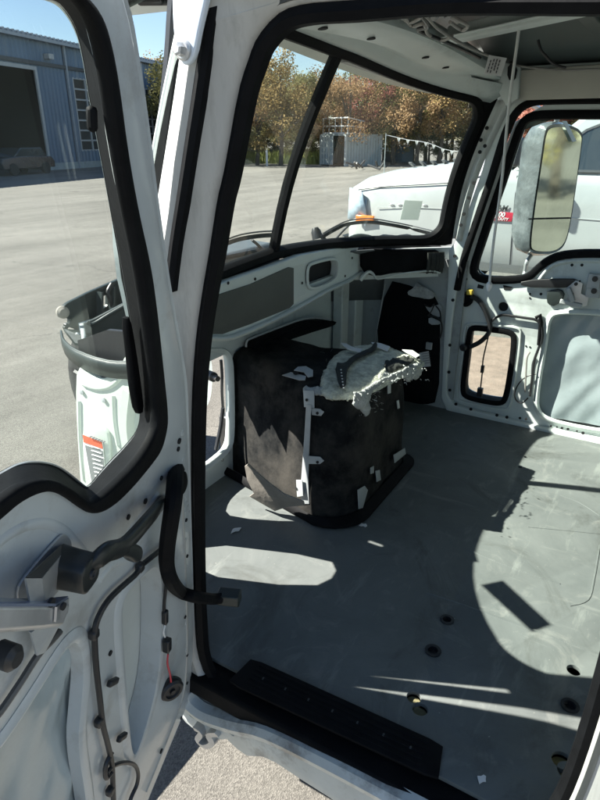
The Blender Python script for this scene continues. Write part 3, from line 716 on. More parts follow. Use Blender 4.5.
def remap(x0, x1, y0, y1, z, shr=0.):
    X0, X1, Y0, Y1 = hump(0); cx, cy = (x0 + x1) / 2, (y0 + y1) / 2; out = []
    for p in base:
        x = x0 + (p.x - X0) / (X1 - X0) * (x1 - x0); y = y0 + (p.y - Y0) / (Y1 - Y0) * (y1 - y0)
        out.append(V((cx + (x - cx) * (1 - shr), cy + (y - cy) * (1 - shr), z)))
    return out
RR = [remap(*q) for q in ringsz]
x0, x1, y0, y1 = hump(.45)
for shr, dz in ((.025, .434), (.06, .440), (.13, .444), (.25, .446), (.45, .448), (.65, .450), (.85, .451), (.97, .452)):
    r = remap(x0, x1, y0, y1, dz, shr)
    for p in r:
        p.z += (.050 * (p.y - .75) / .5) * min(1, shr * 4 + .3) 
    RR.append(r)
for r in RR:
    for p in r:
        if p.x < 1.7 or p.y < .85: p -= V((.25, .1, 0)) * .05 * abs(noise.noise(V((p.x * 9 + p.y * 9, p.z * 2.2 + p.y * 2, 3)))) * min(1, p.z * 6)
        a = noise.noise(p * 5) * .018 + noise.noise(V((p.x * 16, p.y * 16, p.z * 5))) * .009 + noise.noise(p * 40) * .0025
        if p.x < 1.8 and p.y > .93: p.x += .05 * (p.y - .93) / .38 * min(1, (1.8 - p.x) / .26)
        d = V((p.x - 1.8, p.y - 1.05, max(0, p.z - .3) * 1.5)).normalized(); p += d * a * min(1, p.z * 8 + .2)
ec = MB().rings(RR).build('engine_cover', QUILT, cab, smooth=60)
def flat_tab(name, poly, mat, parent, h=.010, th=.003):
    cx, cy = sum(p[0] for p in poly) / len(poly), sum(p[1] for p in poly) / len(poly)
    for t in range(40):
        k = EB.ray_cast(CAM, ray(cx + (335 - cx) * t * .02, cy + (430 - cy) * t * .02).normalized())
        if k[0]: break
    n_ = k[1] if k[1].dot(CAM - k[0]) > 0 else -k[1]
    a = n_.cross(V((0, 0, 1))); a = a.normalized() if a.length > .2 else V((1, 0, 0)); b = n_.cross(a)
    f = Fr(k[0] + n_ * h, a, b, n_)
    return plate(name, f, f.L(poly), [], th, mat, parent, bev=.0006)
tmp = bmesh.new(); tmp.from_mesh(ec.data); bmesh.ops.translate(tmp, verts=tmp.verts, vec=wl(ec)); EB = BVHTree.FromBMesh(tmp)
random.seed(31)
mb = MB()
for k in range(150):                                 # frayed fibres on the torn rim and padding
    x, y = random.choice([(random.uniform(404, 426), random.uniform(358, 384)), (random.uniform(322, 400), random.uniform(342, 392)), (random.uniform(356, 378), random.uniform(390, 416))])
    h = EB.ray_cast(CAM, ray(x, y).normalized())
    if not h[0]: continue
    p = h[0] + h[1] * .012; d = V((random.uniform(-1, 1), random.uniform(-1, 1), random.uniform(-1, .6))) * random.uniform(.008, .020); sd = d.cross(h[1]).normalized() * .0007
    m_ = p + d * .5 + h[1] * random.uniform(.002, .008); e_ = p + d + h[1] * random.uniform(0, .010)
    mb.add([p - sd, p + sd, m_ + sd, m_ - sd, e_], [(0, 1, 2, 3), (3, 2, 4)])
lf_ = mb.build('loose_fibre', M('fibre_strands', (.38, .39, .36), .9, var=.4, vs=60), ec, smooth=0); lf_['kind'] = 'stuff'
T0, T1, T2 = V((1.60, .825, .464)), V((2.05, .70, .455)), V((2.05, 1.02, .512))
_n = (T1 - T0).cross(T2 - T0).normalized()
if _n.z < 0: _n = -_n
ft_ = Fr(T0, T1 - T0, _n.cross((T1 - T0).normalized()), _n)
def lump(a, f, s=0): return lambda u, v, e: -.016 * math.exp(-e / 3.5) + a * (noise.noise(V((u * f, v * f, s))) + .5 * noise.noise(V((u * f * 2.7, v * f * 2.7, s + 4))) + .3 * noise.noise(V((u * f * 7, v * f * 7, s + 8))))
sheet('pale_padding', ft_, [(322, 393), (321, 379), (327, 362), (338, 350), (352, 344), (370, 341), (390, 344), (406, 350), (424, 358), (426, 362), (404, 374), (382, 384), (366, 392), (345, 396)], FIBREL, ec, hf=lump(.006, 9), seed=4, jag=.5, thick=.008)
sheet('padding_strip', ft_, [(334, 366), (344, 367), (350, 361), (360, 356), (371, 351), (373, 346), (377, 347), (375, 354), (362, 360), (352, 365), (346, 374), (345, 392), (338, 391)], SCRIM, ec, hf=lambda u, v, e: .014 + .004 * noise.noise(V((u * 9, v * 9, 0))), seed=5, jag=.2)
sheet('padding_strip', ft_, [(383, 366), (392, 361), (403, 360), (416, 361), (406, 367), (394, 373), (386, 374)], SCRIM, ec, hf=lambda u, v, e: .010 + .012 * noise.noise(V((u * 40, v * 40, 0))), seed=6, jag=1.2)
for k in range(7):
    MB().lathe(ft_.pt(341 + .4 * k, 370 + 3 * k, .022), _n, [(.003, 0), (.003, .002), (.0005, .002)], 8).build('strip_stitch', PAPER, ec)
fe_ = Fr((1.58, .735, .46), (.48, -.047, 0), (0, 0, 1))
if fe_.n.dot(CAM - fe_.o) < 0: fe_.n = -fe_.n
drape('fluffy_trim', EB, [(304, 388), (316, 389), (335, 391), (352, 392), (366, 391), (366, 398), (350, 398), (330, 397), (306, 395)], FLUFF, ec, step=2.2, off=.007, rough=.004, seed=9, jag=.7, thick=.008)
sheet('fluffy_trim', fe_, [(358, 393), (366, 392), (374, 387), (382, 382), (394, 376), (409, 369), (424, 362), (426, 368), (424, 374), (420, 382), (415, 377), (411, 385), (406, 376), (400, 382), (392, 380), (382, 386), (376, 392), (372, 404), (375, 412), (369, 418), (364, 410), (359, 408), (358, 399)], FLUFF, ec, step=2.2, hf=lump(.008, 16, 3), seed=7, jag=.9, thick=.008)
random.seed(21)
mb = MB()
for k in range(34):                                  # loose tufts of stuffing along the torn rim
    x, y = random.choice([(random.uniform(402, 426), random.uniform(364, 382)), (random.uniform(358, 376), random.uniform(392, 414)), (random.uniform(378, 405), random.uniform(372, 384))])
    p = fe_.pt(x, y, .012); q = [p]
    for j in range(4): q.append(q[-1] + V((random.uniform(-1, 1), random.uniform(-1, .4), random.uniform(-1, .5))) * .005)
    mb.tube(catmull(q, 3), lambda t: .0022 * (1 - t * .8), 4)
tf = mb.build1('stuffing_tuft', FLUFF, ec, smooth=80); tf['kind'] = 'stuff'
flat_tab('clip_plate', [(282, 375), (291, 372), (306, 376), (305, 380), (299, 380)], TAB, ec)
flat_tab('clip_plate', [(294, 370), (298, 366.5), (306, 366), (313, 370), (313, 376), (308, 377), (304, 372)], TAB, ec, .018)
h = EB.ray_cast(CAM, ray(297, 375.5).normalized()); MB().lathe(h[0] + h[1] * .014, h[1], [(.010, 0), (.010, .003), (.001, .003)], 14).build('clip_hole', DARKIN, ec)
for q in ([(340, 345), (346, 345), (354, 349), (362, 350), (360, 353), (348, 351)], [(371, 343), (380, 344), (390, 347), (388, 350), (376, 347)], [(402, 351), (412, 352), (420, 355), (416, 358), (406, 354)]):
    plate('paper_tab', ft_, ft_.L(q, .012), [], .003, PAPER, ec, front=.016, warp=lambda u, v: .012 * noise.noise(V((u * 14, v * 14, 2))))
# steel strap with its tabs down the corner
flat_tab('strap', [(303, 390), (314, 391), (314, 408), (304, 407)], TAB, ec, .014)
flat_tab('strap', [(306, 405), (311, 405), (309, 450), (308, 478), (309, 504), (301, 504), (301, 480), (304, 440)], TAB, ec, .010)
flat_tab('strap_tab', [(311, 408), (320, 409), (324, 412), (321, 416), (312, 415)], TAB, ec, .012)
flat_tab('strap_tab', [(308, 456), (320, 457), (324, 461), (320, 464), (308, 464)], TAB, ec, .012)
flat_tab('strap_tab', [(296, 480), (302, 480), (303, 496), (297, 497)], TAB, ec, .013)
mb = MB()
for x, y, o in ((310, 400, .0165), (319, 412, .0145), (319, 460.5, .0145), (299.5, 487, .0155)):
    h = EB.ray_cast(CAM, ray(x, y).normalized()); mb.lathe(h[0] + h[1] * o, h[1], [(.005, 0), (.005, .002), (.001, .002)], 10)
mb.build('strap_hole', DARKIN, ec)
for q in ([(358, 490), (365, 486), (368, 490), (363, 508), (359, 509)], [(394, 455), (405, 448), (406, 454), (395, 463)], [(376, 471), (380, 470), (381, 480), (377, 482)], [(397, 401), (399, 400), (400, 408), (398, 409)], [(371, 468), (374, 466), (374, 473), (371, 474)], [(388, 385), (391, 384), (391, 393), (388, 394)]):
    flat_tab('snap_tab', q, TAB, ec, .010)
# black foam strip resting against the firewall on top of the cover
fq = FY(1.27)
rag('foam_strip', fq, [(246, 344), (251, 339), (275, 330), (300, 321), (316, 319), (331, 320), (329, 325), (310, 330), (292, 336), (270, 344), (255, 350), (248, 349)], QUILTB, ec, .01, .04, .03)
MB().tube(catmull([fq.pt(*p, .036) for p in [(246, 347), (247, 341), (252, 338), (275, 329), (300, 320), (316, 318), (331, 320)]], 4), .004, 6).build('foam_strip_edge', TAB, ec)
# skirt on the floor
sk = [V((p.x + (p.x - 1.8) * .10, p.y + (p.y - 1.05) * .12, .006)) for p in base]
MB().rings([[V((p.x, p.y, .006)) for p in sk], [V((p.x, p.y, .016)) for p in sk], [V((p.x, p.y, .03)) + V(((1.8 - p.x) * .07, (1.05 - p.y) * .09, 0)) for p in sk]], cap=False).build('cover_skirt', RUBBER, ec, smooth=60)
flz = Fr((1.45, 1.0, .05), (.35, -.94, 0), (-.8, -.3, .52)); 
flz = Fr((1.475, 1.0, 0), (0, 1, 0), (-.25, 0, 1))
if flz.n.dot(CAM - flz.o) < 0: flz = Fr(flz.o, flz.a, flz.b, -flz.n)
plate('tan_flap', flz, flz.L([(244, 467), (248, 464), (256, 472), (270, 484), (284, 494), (303, 502), (304, 506), (287, 507), (275, 511), (262, 505), (249, 497), (254, 493), (247, 480)]), [], .006, TANFLAP, ec, bev=.001, warp=lambda u, v: .012 * noise.noise(V((u * 14, v * 14, 1))))

# ================================================================== passenger side of the cab
fpz = FX(2.655)
PL = [(620, 100), (600, 100), (545, 101), (528, 104), (516, 113), (505, 134), (491, 178), (476, 222), (464, 258), (456, 292), (451, 330), (448, 365), (446, 388), (448, 399), (458, 407), (478, 412), (505, 419), (533, 427), (570, 434), (600, 440)]
ploop = chaikin(fpz.L(PL) + [(-.02, .02), (-.05, .06), (-.06, .2), (-.06, 1.2), (-.03, 1.30), (.05, 1.335)], 2)
pout = fpz.L([(493, 62), (497, 100), (494, 125), (482, 170), (467, 213), (458, 238), (449, 250), (447, 290), (444, 330), (441, 398), (446, 410), (458, 416), (533, 436), (600, 449)]) + [(-.3, -.03), (-.64, -.03), (-.64, 1.47), (.6, 1.47)]
pf = plate('passenger_door_frame', fpz, pout, [ploop], .035, PAINT_IN, cab, bev=.006)
top = [fpz.pt(*p) for p in [(640, 100), (600, 100), (545, 101), (528, 104), (516, 113), (505, 134), (491, 178), (476, 222), (464, 258), (457, 290)]]
MB().sweep(catmull(top, 5), (-1, 0, 0), [(-.012, -.02), (-.014, .006), (-.004, .014), (.008, .014), (.013, .004), (.013, -.02)], closed=False).build('passenger_opening_seal', RUBBER, pf, smooth=50)
# pillar strip joining the windshield to the door frame, and the gusset at its head
rows = []
for k in range(15):
    t = k / 14
    a = wsP(1.0, .02 + .98 * t) + V((.012, -.012, 0)); b = V((2.655, a.y - .10 - .03 * t, a.z)); b2 = V((2.665, a.y - .04, a.z))
    rows.append([wsP(.985, .02 + .98 * t) + V((0, .012, 0)), a, a + V((.02, -.03, 0)), V((2.64, a.y - .055, a.z)), V((2.652, a.y - .075, a.z))])
pp = MB().grid(rows).build('passenger_pillar', PAINT, cab, smooth=50, solid=.004)
mb = MB()
for x, y in [(487, 128), (481, 140), (485, 146), (480, 152), (474, 183), (469, 198), (464, 214), (461, 225), (455, 256), (453, 300), (450, 345), (449, 372), (450, 390), (456, 404), (471, 409), (497, 415), (507, 417)]:
    p = fpz.pt(x, y, .0) if y > 230 else fpz.pt(x, y, .022)
    mb.lathe(p, (-1, 0, 0), [(.0075, 0), (.0075, .004), (.001, .004)], 8)
mb.build('pillar_slot', DARKIN, pp, smooth=20)
mb = MB()
for k in range(3):
    a, b = fpz.px(486 + 0, 70 + 9 * k), 0
g1 = plate('roof_gusset', FX(2.60), FX(2.60).L([(476, 56), (520, 66), (518, 98), (506, 106), (498, 92), (488, 88), (474, 78)]), [], .03, PAINT_IN, pp, bev=.006)
plate('roof_side_rail', FX(2.63), [(-.62, 1.352), (.60, 1.352), (.64, 1.36), (.64, 1.455), (-.62, 1.475)], [], .03, M('side_rail_paint', (.50, .49, .43), .5, var=.06), cab, bev=.005)
plate('gusset_opening', FX(2.58), chaikin(FX(2.58).L([(508, 63), (518, 66), (515, 82), (507, 79)]), 1), [], .004, DARKIN, pp)
# --- passenger door
fq = FX(2.692)
WIN = [(640, 115), (600, 115), (545, 115), (530, 117), (522, 124), (514, 146), (504, 178), (492, 212), (481, 245), (474, 266), (474, 274), (481, 279), (500, 280), (520, 279), (530, 276), (538, 268), (548, 260), (560, 255), (580, 253), (600, 253), (640, 254)]
win = chaikin(fq.L(WIN) + [(.06, .83), (.035, .86), (.03, .95), (.03, 1.22), (.05, 1.27)], 1)
peep = chaikin(fq.L([(472, 327), (490, 329), (513, 332), (515, 341), (511, 372), (506, 400), (500, 404), (482, 401), (466, 397), (462, 391), (466, 360), (469, 332)]), 2)
acc = chaikin(fq.L([(548, 316), (545, 340), (536, 392), (536, 410), (546, 420), (574, 427), (610, 433)]) + [(.02, .10), (.02, .55)] + fq.L([(600, 312), (560, 311)]), 2)
rnd = circ(fq.px(503, 307), .021)
dout = [(.80, -.04), (-.08, -.04), (-.08, 1.36), (.48, 1.36), (.62, 1.28), (.70, 1.0), (.80, .68)]
pd = plate('passenger_door', fq, dout, [win, peep, acc, rnd], .022, PAINT_IN, cab, bev=.005)
plate('door_skin', FX(2.775), [(.80, -.10), (-.08, -.10), (-.08, 1.33), (.46, 1.33), (.60, 1.25), (.70, 1.0), (.80, .68)], [win, peep], .008, PUWHITE, pd)
def tun(nm, loop, X0, X1, mat):
    MB().rings([[V((X0, *p)) for p in loop], [V((X1, *p)) for p in loop]], cap=False).build(nm, mat, pd, smooth=60)
tun('window_channel', win, 2.69, 2.776, RUBBER); tun('peep_channel', peep, 2.69, 2.776, RUBBER)
plate('peep_glass', FX(2.76), [p for p in peep], [], .004, GLASSP, pd)
plate('window_glass', FX(2.745), win, [], .004, GLASSP, pd)
MB().sweep([fq.P(*p) for p in win], (-1, 0, 0), [(-.018, -.004), (-.018, .006), (-.005, .013), (.012, .010), (.016, -.004)]).build('window_seal', RUBBER, pd, smooth=50)
MB().sweep([fq.P(*p) for p in peep], (-1, 0, 0), [(-.014, -.004), (-.014, .006), (-.004, .012), (.010, .008), (.012, -.004)]).build('peep_seal', RUBBER, pd, smooth=50)
MB().sweep(catmull([fq.pt(*p, .004) for p in [(470, 324), (492, 325), (517, 328), (520, 338), (516, 372), (510, 404), (502, 409), (480, 405), (462, 401), (457, 394), (462, 360), (465, 330)]], 4, True), (-1, 0, 0), [(-.006, -.003), (-.003, .005), (.003, .005), (.006, -.003)]).build('peep_bead', PAINT_IN, pd, smooth=60)
# pressed rib round the access hole, and the crinkled film over it
MB().sweep([fq.P(*p, .002) for p in acc], (-1, 0, 0), [(-.014, -.006), (-.008, .006), (.006, .008), (.014, -.004)]).build('access_rib', PAINT_IN, pd, smooth=60)
rows = []
for j in range(40):
    z = .05 + .53 * j / 39; r = []
    for i in range(40):
        y = .0 + .50 * i / 39; d = .012 * noise.noise(V((y * 5, z * 4, 0))) + .006 * noise.noise(V((y * 17 + z * 9, z * 6, 4))) + .010 * abs(noise.noise(V((y * 3 + z * 2, z * 3, 9))))
        r.append(V((2.722 + d, y, z)))
    rows.append(r)
MB().grid(rows).build('door_film', FILM, pd, smooth=180)
# upper arch, latch linkage, small holes
arch = [fq.pt(*p, .004) for p in [(534, 288), (545, 272), (556, 264), (575, 261), (600, 261), (625, 262)]]
MB().sweep(catmull(arch, 5), (-1, 0, 0), [(-.010, -.004), (-.004, .006), (.004, .006), (.010, -.004)], closed=False).build('arch_rib', PAINT_IN, pd, smooth=60)
bs_ = plate('belt_strip', fq, chaikin(fq.L([(521, 280), (572, 278), (579, 281), (573, 287), (560, 288), (521, 287)], .018), 1), [], .012, BLACKP, pd, bev=.003, front=.022)
MB().lathe(fq.pt(503, 307, -.012), (-1, 0, 0), [(.023, 0), (.023, .002), (.001, .002)], 18).build('hole_cap', DARKIN, pd)
lk = plate('latch_bracket', fq, fq.L([(566, 288), (577, 279), (584, 282), (582, 292), (590, 296), (588, 304), (572, 306), (566, 300), (570, 294)]), [], .004, ZINC, pd, front=.03, bev=.001)
mb = MB().box(fq.pt(594, 281, .022), (.02, .05, .06)).box(fq.pt(593, 292, .022), (.016, .055, .05)).bar(fq.pt(560, 301, .03), fq.pt(582, 306, .03), .012, .02).bar(fq.pt(568, 288, .04), fq.pt(573, 302, .04), .01, .02)
mb.build('latch_block', TAB, lk, bevel=.004)
mb = MB()
for x, y, r in [(595, 279, .011), (594, 291, .011), (576, 284, .007), (572, 294, .006), (580, 281, .004)]: mb.lathe(fq.pt(x, y, .036), (-1, 0, 0), [(r, 0), (r, .004), (.001, .004)], 12)
mb.build('latch_bolt', BLACKP, lk)
plate('ribbed_pad', fq, chaikin(fq.L([(548, 290), (562, 288), (566, 296), (556, 306), (548, 304), (547, 296)]), 1), [], .01, GREYP2, pd, bev=.003, front=.014)
mb = MB()
for x, y, r in [(572, 265, .006), (582, 265, .006), (530, 294, .005), (530, 298, .004), (541, 294, .006), (466, 279, .007), (465, 284, .005), (526, 346, .004), (530, 347, .004), (538, 307, .0), (551, 426, .005), (557, 427, .004), (562, 428, .006), (568, 429, .006), (583, 433, .007), (577, 431, .004), (520, 418, .006), (526, 419, .006)]:
    if r: mb.lathe(fq.pt(x, y, .0) if y < 410 else fpz.pt(x, y, .0), (-1, 0, 0), [(r, 0), (r, .002), (.001, .002)], 10)
for q in ([(478, 284), (484, 286), (483, 289), (477, 288)], [(503, 285), (513, 287), (510, 290), (504, 290)]):
    c = [fq.pt(*p, .002) for p in q]; mb.add(c, [(0, 1, 2, 3)])
mb.build('door_hole', DARKIN, pd, smooth=0)
# harness with its yellow plug
mb = MB().tube(catmull([fq.pt(*p, .02) for p in [(471, 296), (478, 300), (484, 308), (488, 318), (490, 326), (488, 334), (480, 342), (470, 347)]], 5), .011, 9)
mb.build('door_harness', BLACKP, pd)
MB().lathe(fq.pt(466, 299, .002), (-1, 0, 0), [(.034, 0), (.034, .010), (.022, .016), (.018, .010), (.001, .009)], 18).build('harness_grommet', RUBBER, pd)
MB().box(fq.pt(470, 292, .035), (.025, .028, .024)).build('yellow_plug', YELLOW, pd, bevel=.004)
MB().lathe(fq.pt(464, 347, .012), (-1, 0, 0), [(.016, 0), (.018, .012), (.010, .018), (.001, .018)], 12).build('harness_clip', BLACKP, pd)
MB().tube(catmull([fq.pt(*p, .014) for p in [(489, 324), (494, 319), (502, 315), (512, 316), (526, 318), (536, 320), (541, 326), (542, 338), (538, 350), (534, 362), (532, 380), (530, 396)]], 5), .006, 7).build('door_wire', BLACKP, pd)
MB().tube(catmull([fq.pt(*p, .014) for p in [(536, 374), (528, 376), (520, 382), (515, 392), (516, 400), (522, 403), (528, 398)]], 5), .003, 6).build('door_wire', BLACKP, pd)
MB().tube(catmull([fq.pt(*p, .014) for p in [(530, 352), (527, 358), (526, 372), (525, 392)]], 5), .004, 6).build('door_wire', WIREG, pd)
MB().tube([fq.pt(*p, .012) for p in [(536, 318), (540, 315), (541, 322), (539, 345)]], .009, 8).build('door_wire_boot', RUBBER, pd)
mb = MB().tube(catmull([fq.pt(*p, .018) for p in [(490, 330), (486, 346), (483, 360), (482.5, 370), (481, 384), (480, 392)]], 5), .0035, 6)
mb.box(fq.pt(482.5, 369, .018), (.014, .014, .034)).box(fq.pt(480, 392, .018), (.02, .024, .04)); mb.build('hanging_connector', BLACKP, pd)
# --- passenger mirror outside
mC = onX(551, 188, 3.02)
mn = V((-.58, -.81, .0)).normalized(); ma = V((-mn.y, mn.x, 0)); fm = Fr(mC, ma, (0, 0, 1), mn)
if fm.px(560, 188)[0] < fm.px(540, 188)[0]: fm = Fr(mC, -ma, (0, 0, 1), mn)
mo = chaikin(fm.L([(544, 131), (549, 126), (560, 125), (574, 128), (581, 134), (581, 142), (575, 185), (569, 226), (564, 244), (556, 251), (546, 253), (531, 252), (528, 246), (533, 205), (540, 160)]), 2)
mc0 = (sum(p[0] for p in mo) / len(mo), sum(p[1] for p in mo) / len(mo))
R = []
for k, (h, s, sx) in enumerate(((.002, .97, 0), (.006, 1.02, 0), (-.02, 1.06, -.004), (-.07, 1.02, -.016), (-.105, .86, -.03), (-.115, .5, -.03), (-.116, .05, -.03))):
    R.append([fm.P(mc0[0] + (p[0] - mc0[0]) * s + sx, mc0[1] + (p[1] - mc0[1]) * s, h) for p in mo])
sm_ = MB().rings(R).build('side_mirror', WRAP, cab, smooth=60)
mir = [(mc0[0] + (p[0] - mc0[0]) * .95, mc0[1] + (p[1] - mc0[1]) * .975) for p in mo]
plate('mirror_glass', fm, mir, [], .004, MIRROR, sm_, front=.009)
a, b = fm.pt(529, 219, .012), fm.pt(570, 218, .012); MB().bar(a, b, .006, .008, up=mn).build('mirror_divider', RUBBER, sm_)
MB().tube(catmull([fm.pt(534, 252, -.05), fm.pt(527, 262, -.04), fm.pt(524, 275, -.04), V((2.80, fm.pt(523, 285, 0).y, .60))], 5), .010, 8).build('mirror_arm', ZINC, sm_)
MB().tube(catmull([fm.pt(552, 125, -.05), fm.pt(556, 118, -.05), V((2.76, .62, 1.36))], 5), .010, 8).build('mirror_arm', ZINC, sm_)
plate('mirror_strap', fm, fm.L([(559, 121), (563, 121), (573, 141), (569, 142)]), [], .003, PAPER, sm_, front=.02)

# ================================================================== the open driver door
TH = math.radians(76.0)
dd = V((-math.sin(TH), -math.cos(TH), 0)); n0 = V((math.cos(TH), -math.sin(TH), 0)); dw = (V((0, 0, 1)) + n0 * .1).normalized()
DN = dw.cross(dd).normalized()
if DN.y > 0: DN = -DN
D = Fr((.78, .795, 0), dd, dw, DN)
edge = [(118, -30), (125, 0), (133, 30), (147, 120), (157, 200), (167, 270), (175, 318), (183, 362), (187, 400), (190, 500), (193, 600), (194, 640), (191, 690), (187, 705), (180, 722), (148, 800), (135, 832)]
rear = [('w', .80, -.16), ('w', .98, -.06), ('w', 1.0, .5), ('w', .98, 1.2), ('w', .90, 1.44), ('w', .25, 1.46)]
dho = D.L([(26, -8), (52, -6), (66, 4), (80, 24), (89, 50), (97, 90), (107, 150), (118, 215), (129, 280), (139, 345), (147, 400), (148, 425), (142, 442), (125, 460), (105, 480), (90, 495), (80, 495), (70, 486), (58, 476), (45, 471), (30, 470), (15, 474), (0, 483), (-15, 494)]) + [(.58, .815), (.80, .80), (.92, .84), (.93, 1.1), (.90, 1.30), (.80, 1.352), (.55, 1.36)]
dho = chaikin(D.L([(a * .2 + c * .8, b * .2 + d * .8) for (a, b), (c, d) in zip([(26, -4), (50, -2), (64, 8), (77, 30), (84, 60), (90, 100), (98, 140), (109, 200), (120, 262), (130, 320), (138, 375), (141, 412), (138, 430), (126, 445), (104, 467), (87, 489), (78, 482), (67, 473), (57, 466), (45, 462), (30, 461), (15, 464), (0, 472), (-20, 484)], [(30, -22), (60, -18), (80, -6), (97, 15), (107, 50), (114, 90), (122, 150), (133, 210), (146, 265), (153, 315), (159, 370), (164, 415), (162, 432), (147, 464), (127, 488), (90, 514), (79, 508), (64, 497), (54, 492), (42, 490), (28, 494), (12, 503), (-4, 517), (-20, 530)])]) + [(.60, .79), (.81, .77), (.94, .83), (.95, 1.1), (.92, 1.31), (.81, 1.375), (.55, 1.39)], 2)
rec1 = chaikin(D.L([(122, 596), (136, 578), (153, 562), (160, 563), (163, 580), (163, 620), (160, 672), (150, 715), (138, 752), (131, 762), (127, 740), (121, 660), (118, 615)]), 2)
rec2 = chaikin(D.L([(-12, 755), (5, 735), (35, 690), (62, 646), (76, 634), (83, 640), (87, 665), (84, 700), (80, 740), (88, 790), (92, 830), (40, 850), (-10, 850)]), 2)
gro = circ(D.px(174, 484), .022, ry=.036)
dh_ = [circ(D.px(21, 522), .007, ry=.009), circ(D.px(13, 539), .007, ry=.009)]
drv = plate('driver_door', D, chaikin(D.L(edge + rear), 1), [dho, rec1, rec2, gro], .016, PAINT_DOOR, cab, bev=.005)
# outer skin, hem flange and edge return
INPX0 = [(26, -4), (50, -2), (64, 8), (77, 30), (84, 60), (90, 100), (98, 140), (109, 200), (120, 262), (130, 320), (138, 375), (141, 412), (138, 430), (126, 445), (104, 467), (87, 489), (78, 482), (67, 473), (57, 466), (45, 462), (30, 461), (15, 464), (0, 472), (-20, 484)]
BACK0 = [(.62, .85), (.80, .83), (.91, .87), (.92, 1.1), (.89, 1.28), (.79, 1.33), (.55, 1.34)]
dsk = [(p[0] * 1.0, p[1]) for p in D.L(edge + rear)]
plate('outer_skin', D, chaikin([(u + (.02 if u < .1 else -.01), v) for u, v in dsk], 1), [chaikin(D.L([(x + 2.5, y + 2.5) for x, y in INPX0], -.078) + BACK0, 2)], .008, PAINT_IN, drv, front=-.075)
eg = [D.P(*p, -.006) for p in D.L(edge)]
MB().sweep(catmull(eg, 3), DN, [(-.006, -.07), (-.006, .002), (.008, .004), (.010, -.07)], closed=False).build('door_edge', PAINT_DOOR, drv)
MB().sweep([D.P(*p) for p in rec1], DN, [(-.010, -.045), (-.008, .002), (.004, .006), (.016, .0)]).build('recess_bead', PAINT_DOOR, drv, smooth=60)
MB().rings([[D.P(*p, -.004) for p in rec1], [D.P((p[0] - .2) * .9 + .2, (p[1] - .25) * .94 + .25, -.05) for p in rec1]], cap=False).build('recess_wall', PAINT_DOOR, drv, smooth=60)
plate('recess_panel', D, [((p[0] - .2) * .93 + .2, (p[1] - .25) * .96 + .25) for p in rec1], [], .004, M('recess_paint', (.56, .60, .58), .45, var=.06), drv, front=-.046)
# crinkled plastic film in the lower opening
us = [p[0] for p in rec2]; vs_ = [p[1] for p in rec2]; rows = []
for j in range(48):
    v = min(vs_) - .01 + (max(vs_) - min(vs_) + .02) * j / 47; r = []
    for i in range(48):
        u = min(us) - .01 + (max(us) - min(us) + .02) * i / 47
        e = max(0, 1 - abs(u - .375) / .05)
        d = .010 * noise.noise(V((u * 6, v * 5, 2))) + .010 * noise.noise(V((u * 14 + v * 8, v * 5, 7))) * (.4 + e * 1.6) + .006 * e * noise.noise(V((u * 60, v * 14, 1)))
        r.append(D.P(u, v, -.024 + d))
    rows.append(r)
MB().grid(rows).build('door_film', FILM, drv, smooth=180)
MB().sweep([D.P(*p) for p in rec2], DN, [(-.012, -.02), (-.010, .002), (.002, .007), (.014, .001)]).build('film_bead', PAINT_DOOR, drv, smooth=60)
# window glass and its rubber, wide along the wavy lower edge
inn = chaikin(D.L([(26, -4), (50, -2), (64, 8), (77, 30), (84, 60), (90, 100), (98, 140), (109, 200), (120, 262), (130, 320), (138, 375), (141, 412), (138, 430), (126, 445), (104, 467), (87, 489), (78, 482), (67, 473), (57, 466), (45, 462), (30, 461), (15, 464), (0, 472), (-20, 484)]) + [(.62, .83), (.80, .81), (.91, .85), (.92, 1.1), (.89, 1.29), (.79, 1.345), (.55, 1.353)], 2)
ous = chaikin(D.L([(30, -22), (60, -18), (80, -6), (97, 15), (107, 50), (114, 90), (122, 150), (133, 210), (146, 265), (153, 315), (159, 370), (164, 415), (162, 432), (157, 450), (147, 464), (127, 488), (107, 507), (90, 514), (79, 508), (64, 497), (54, 492), (42, 490), (28, 494), (12, 503), (-4, 517), (-20, 530)]) + [(.62, .77), (.82, .76), (.95, .82), (.96, 1.1), (.93, 1.32), (.82, 1.385), (.55, 1.40)], 2)
INPX = [(26, -4), (50, -2), (64, 8), (77, 30), (84, 60), (90, 100), (98, 140), (109, 200), (120, 262), (130, 320), (138, 375), (141, 412), (138, 430), (126, 445), (104, 467), (87, 489), (78, 482), (67, 473), (57, 466), (45, 462), (30, 461), (15, 464), (0, 472), (-20, 484)]
OUPX = [(30, -22), (60, -18), (80, -6), (97, 15), (107, 50), (114, 90), (122, 150), (133, 210), (146, 265), (153, 315), (159, 370), (164, 415), (162, 432), (147, 464), (127, 488), (90, 514), (79, 508), (64, 497), (54, 492), (42, 490), (28, 494), (12, 503), (-4, 517), (-20, 530)]
BACK = [(.62, .85), (.80, .83), (.91, .87), (.92, 1.1), (.89, 1.28), (.79, 1.33), (.55, 1.34)]
MIDPX = [(a * .45 + c * .55, b * .45 + d * .55) for (a, b), (c, d) in zip(INPX, OUPX)]
inn = chaikin(D.L(MIDPX) + [(.62, .83), (.80, .81), (.91, .85), (.92, 1.1), (.89, 1.29), (.79, 1.345), (.55, 1.353)], 2)
gl_ = chaikin(D.L(INPX, -.045) + BACK, 2)
ds = plate('window_seal', D, ous, [inn], .02, RUBBER, drv, bev=.007, front=.012)
MB().rings([[D.P(*p, .004) for p in inn], [D.P(*p, -.045) for p in gl_]], cap=False).build('window_channel', RUBBER, drv, smooth=60)
plate('door_glass', D, [((p[0] - .45) * 1.02 + .45, (p[1] - 1.06) * 1.02 + 1.06) for p in gl_], [], .005, GLASS, drv, front=-.044)
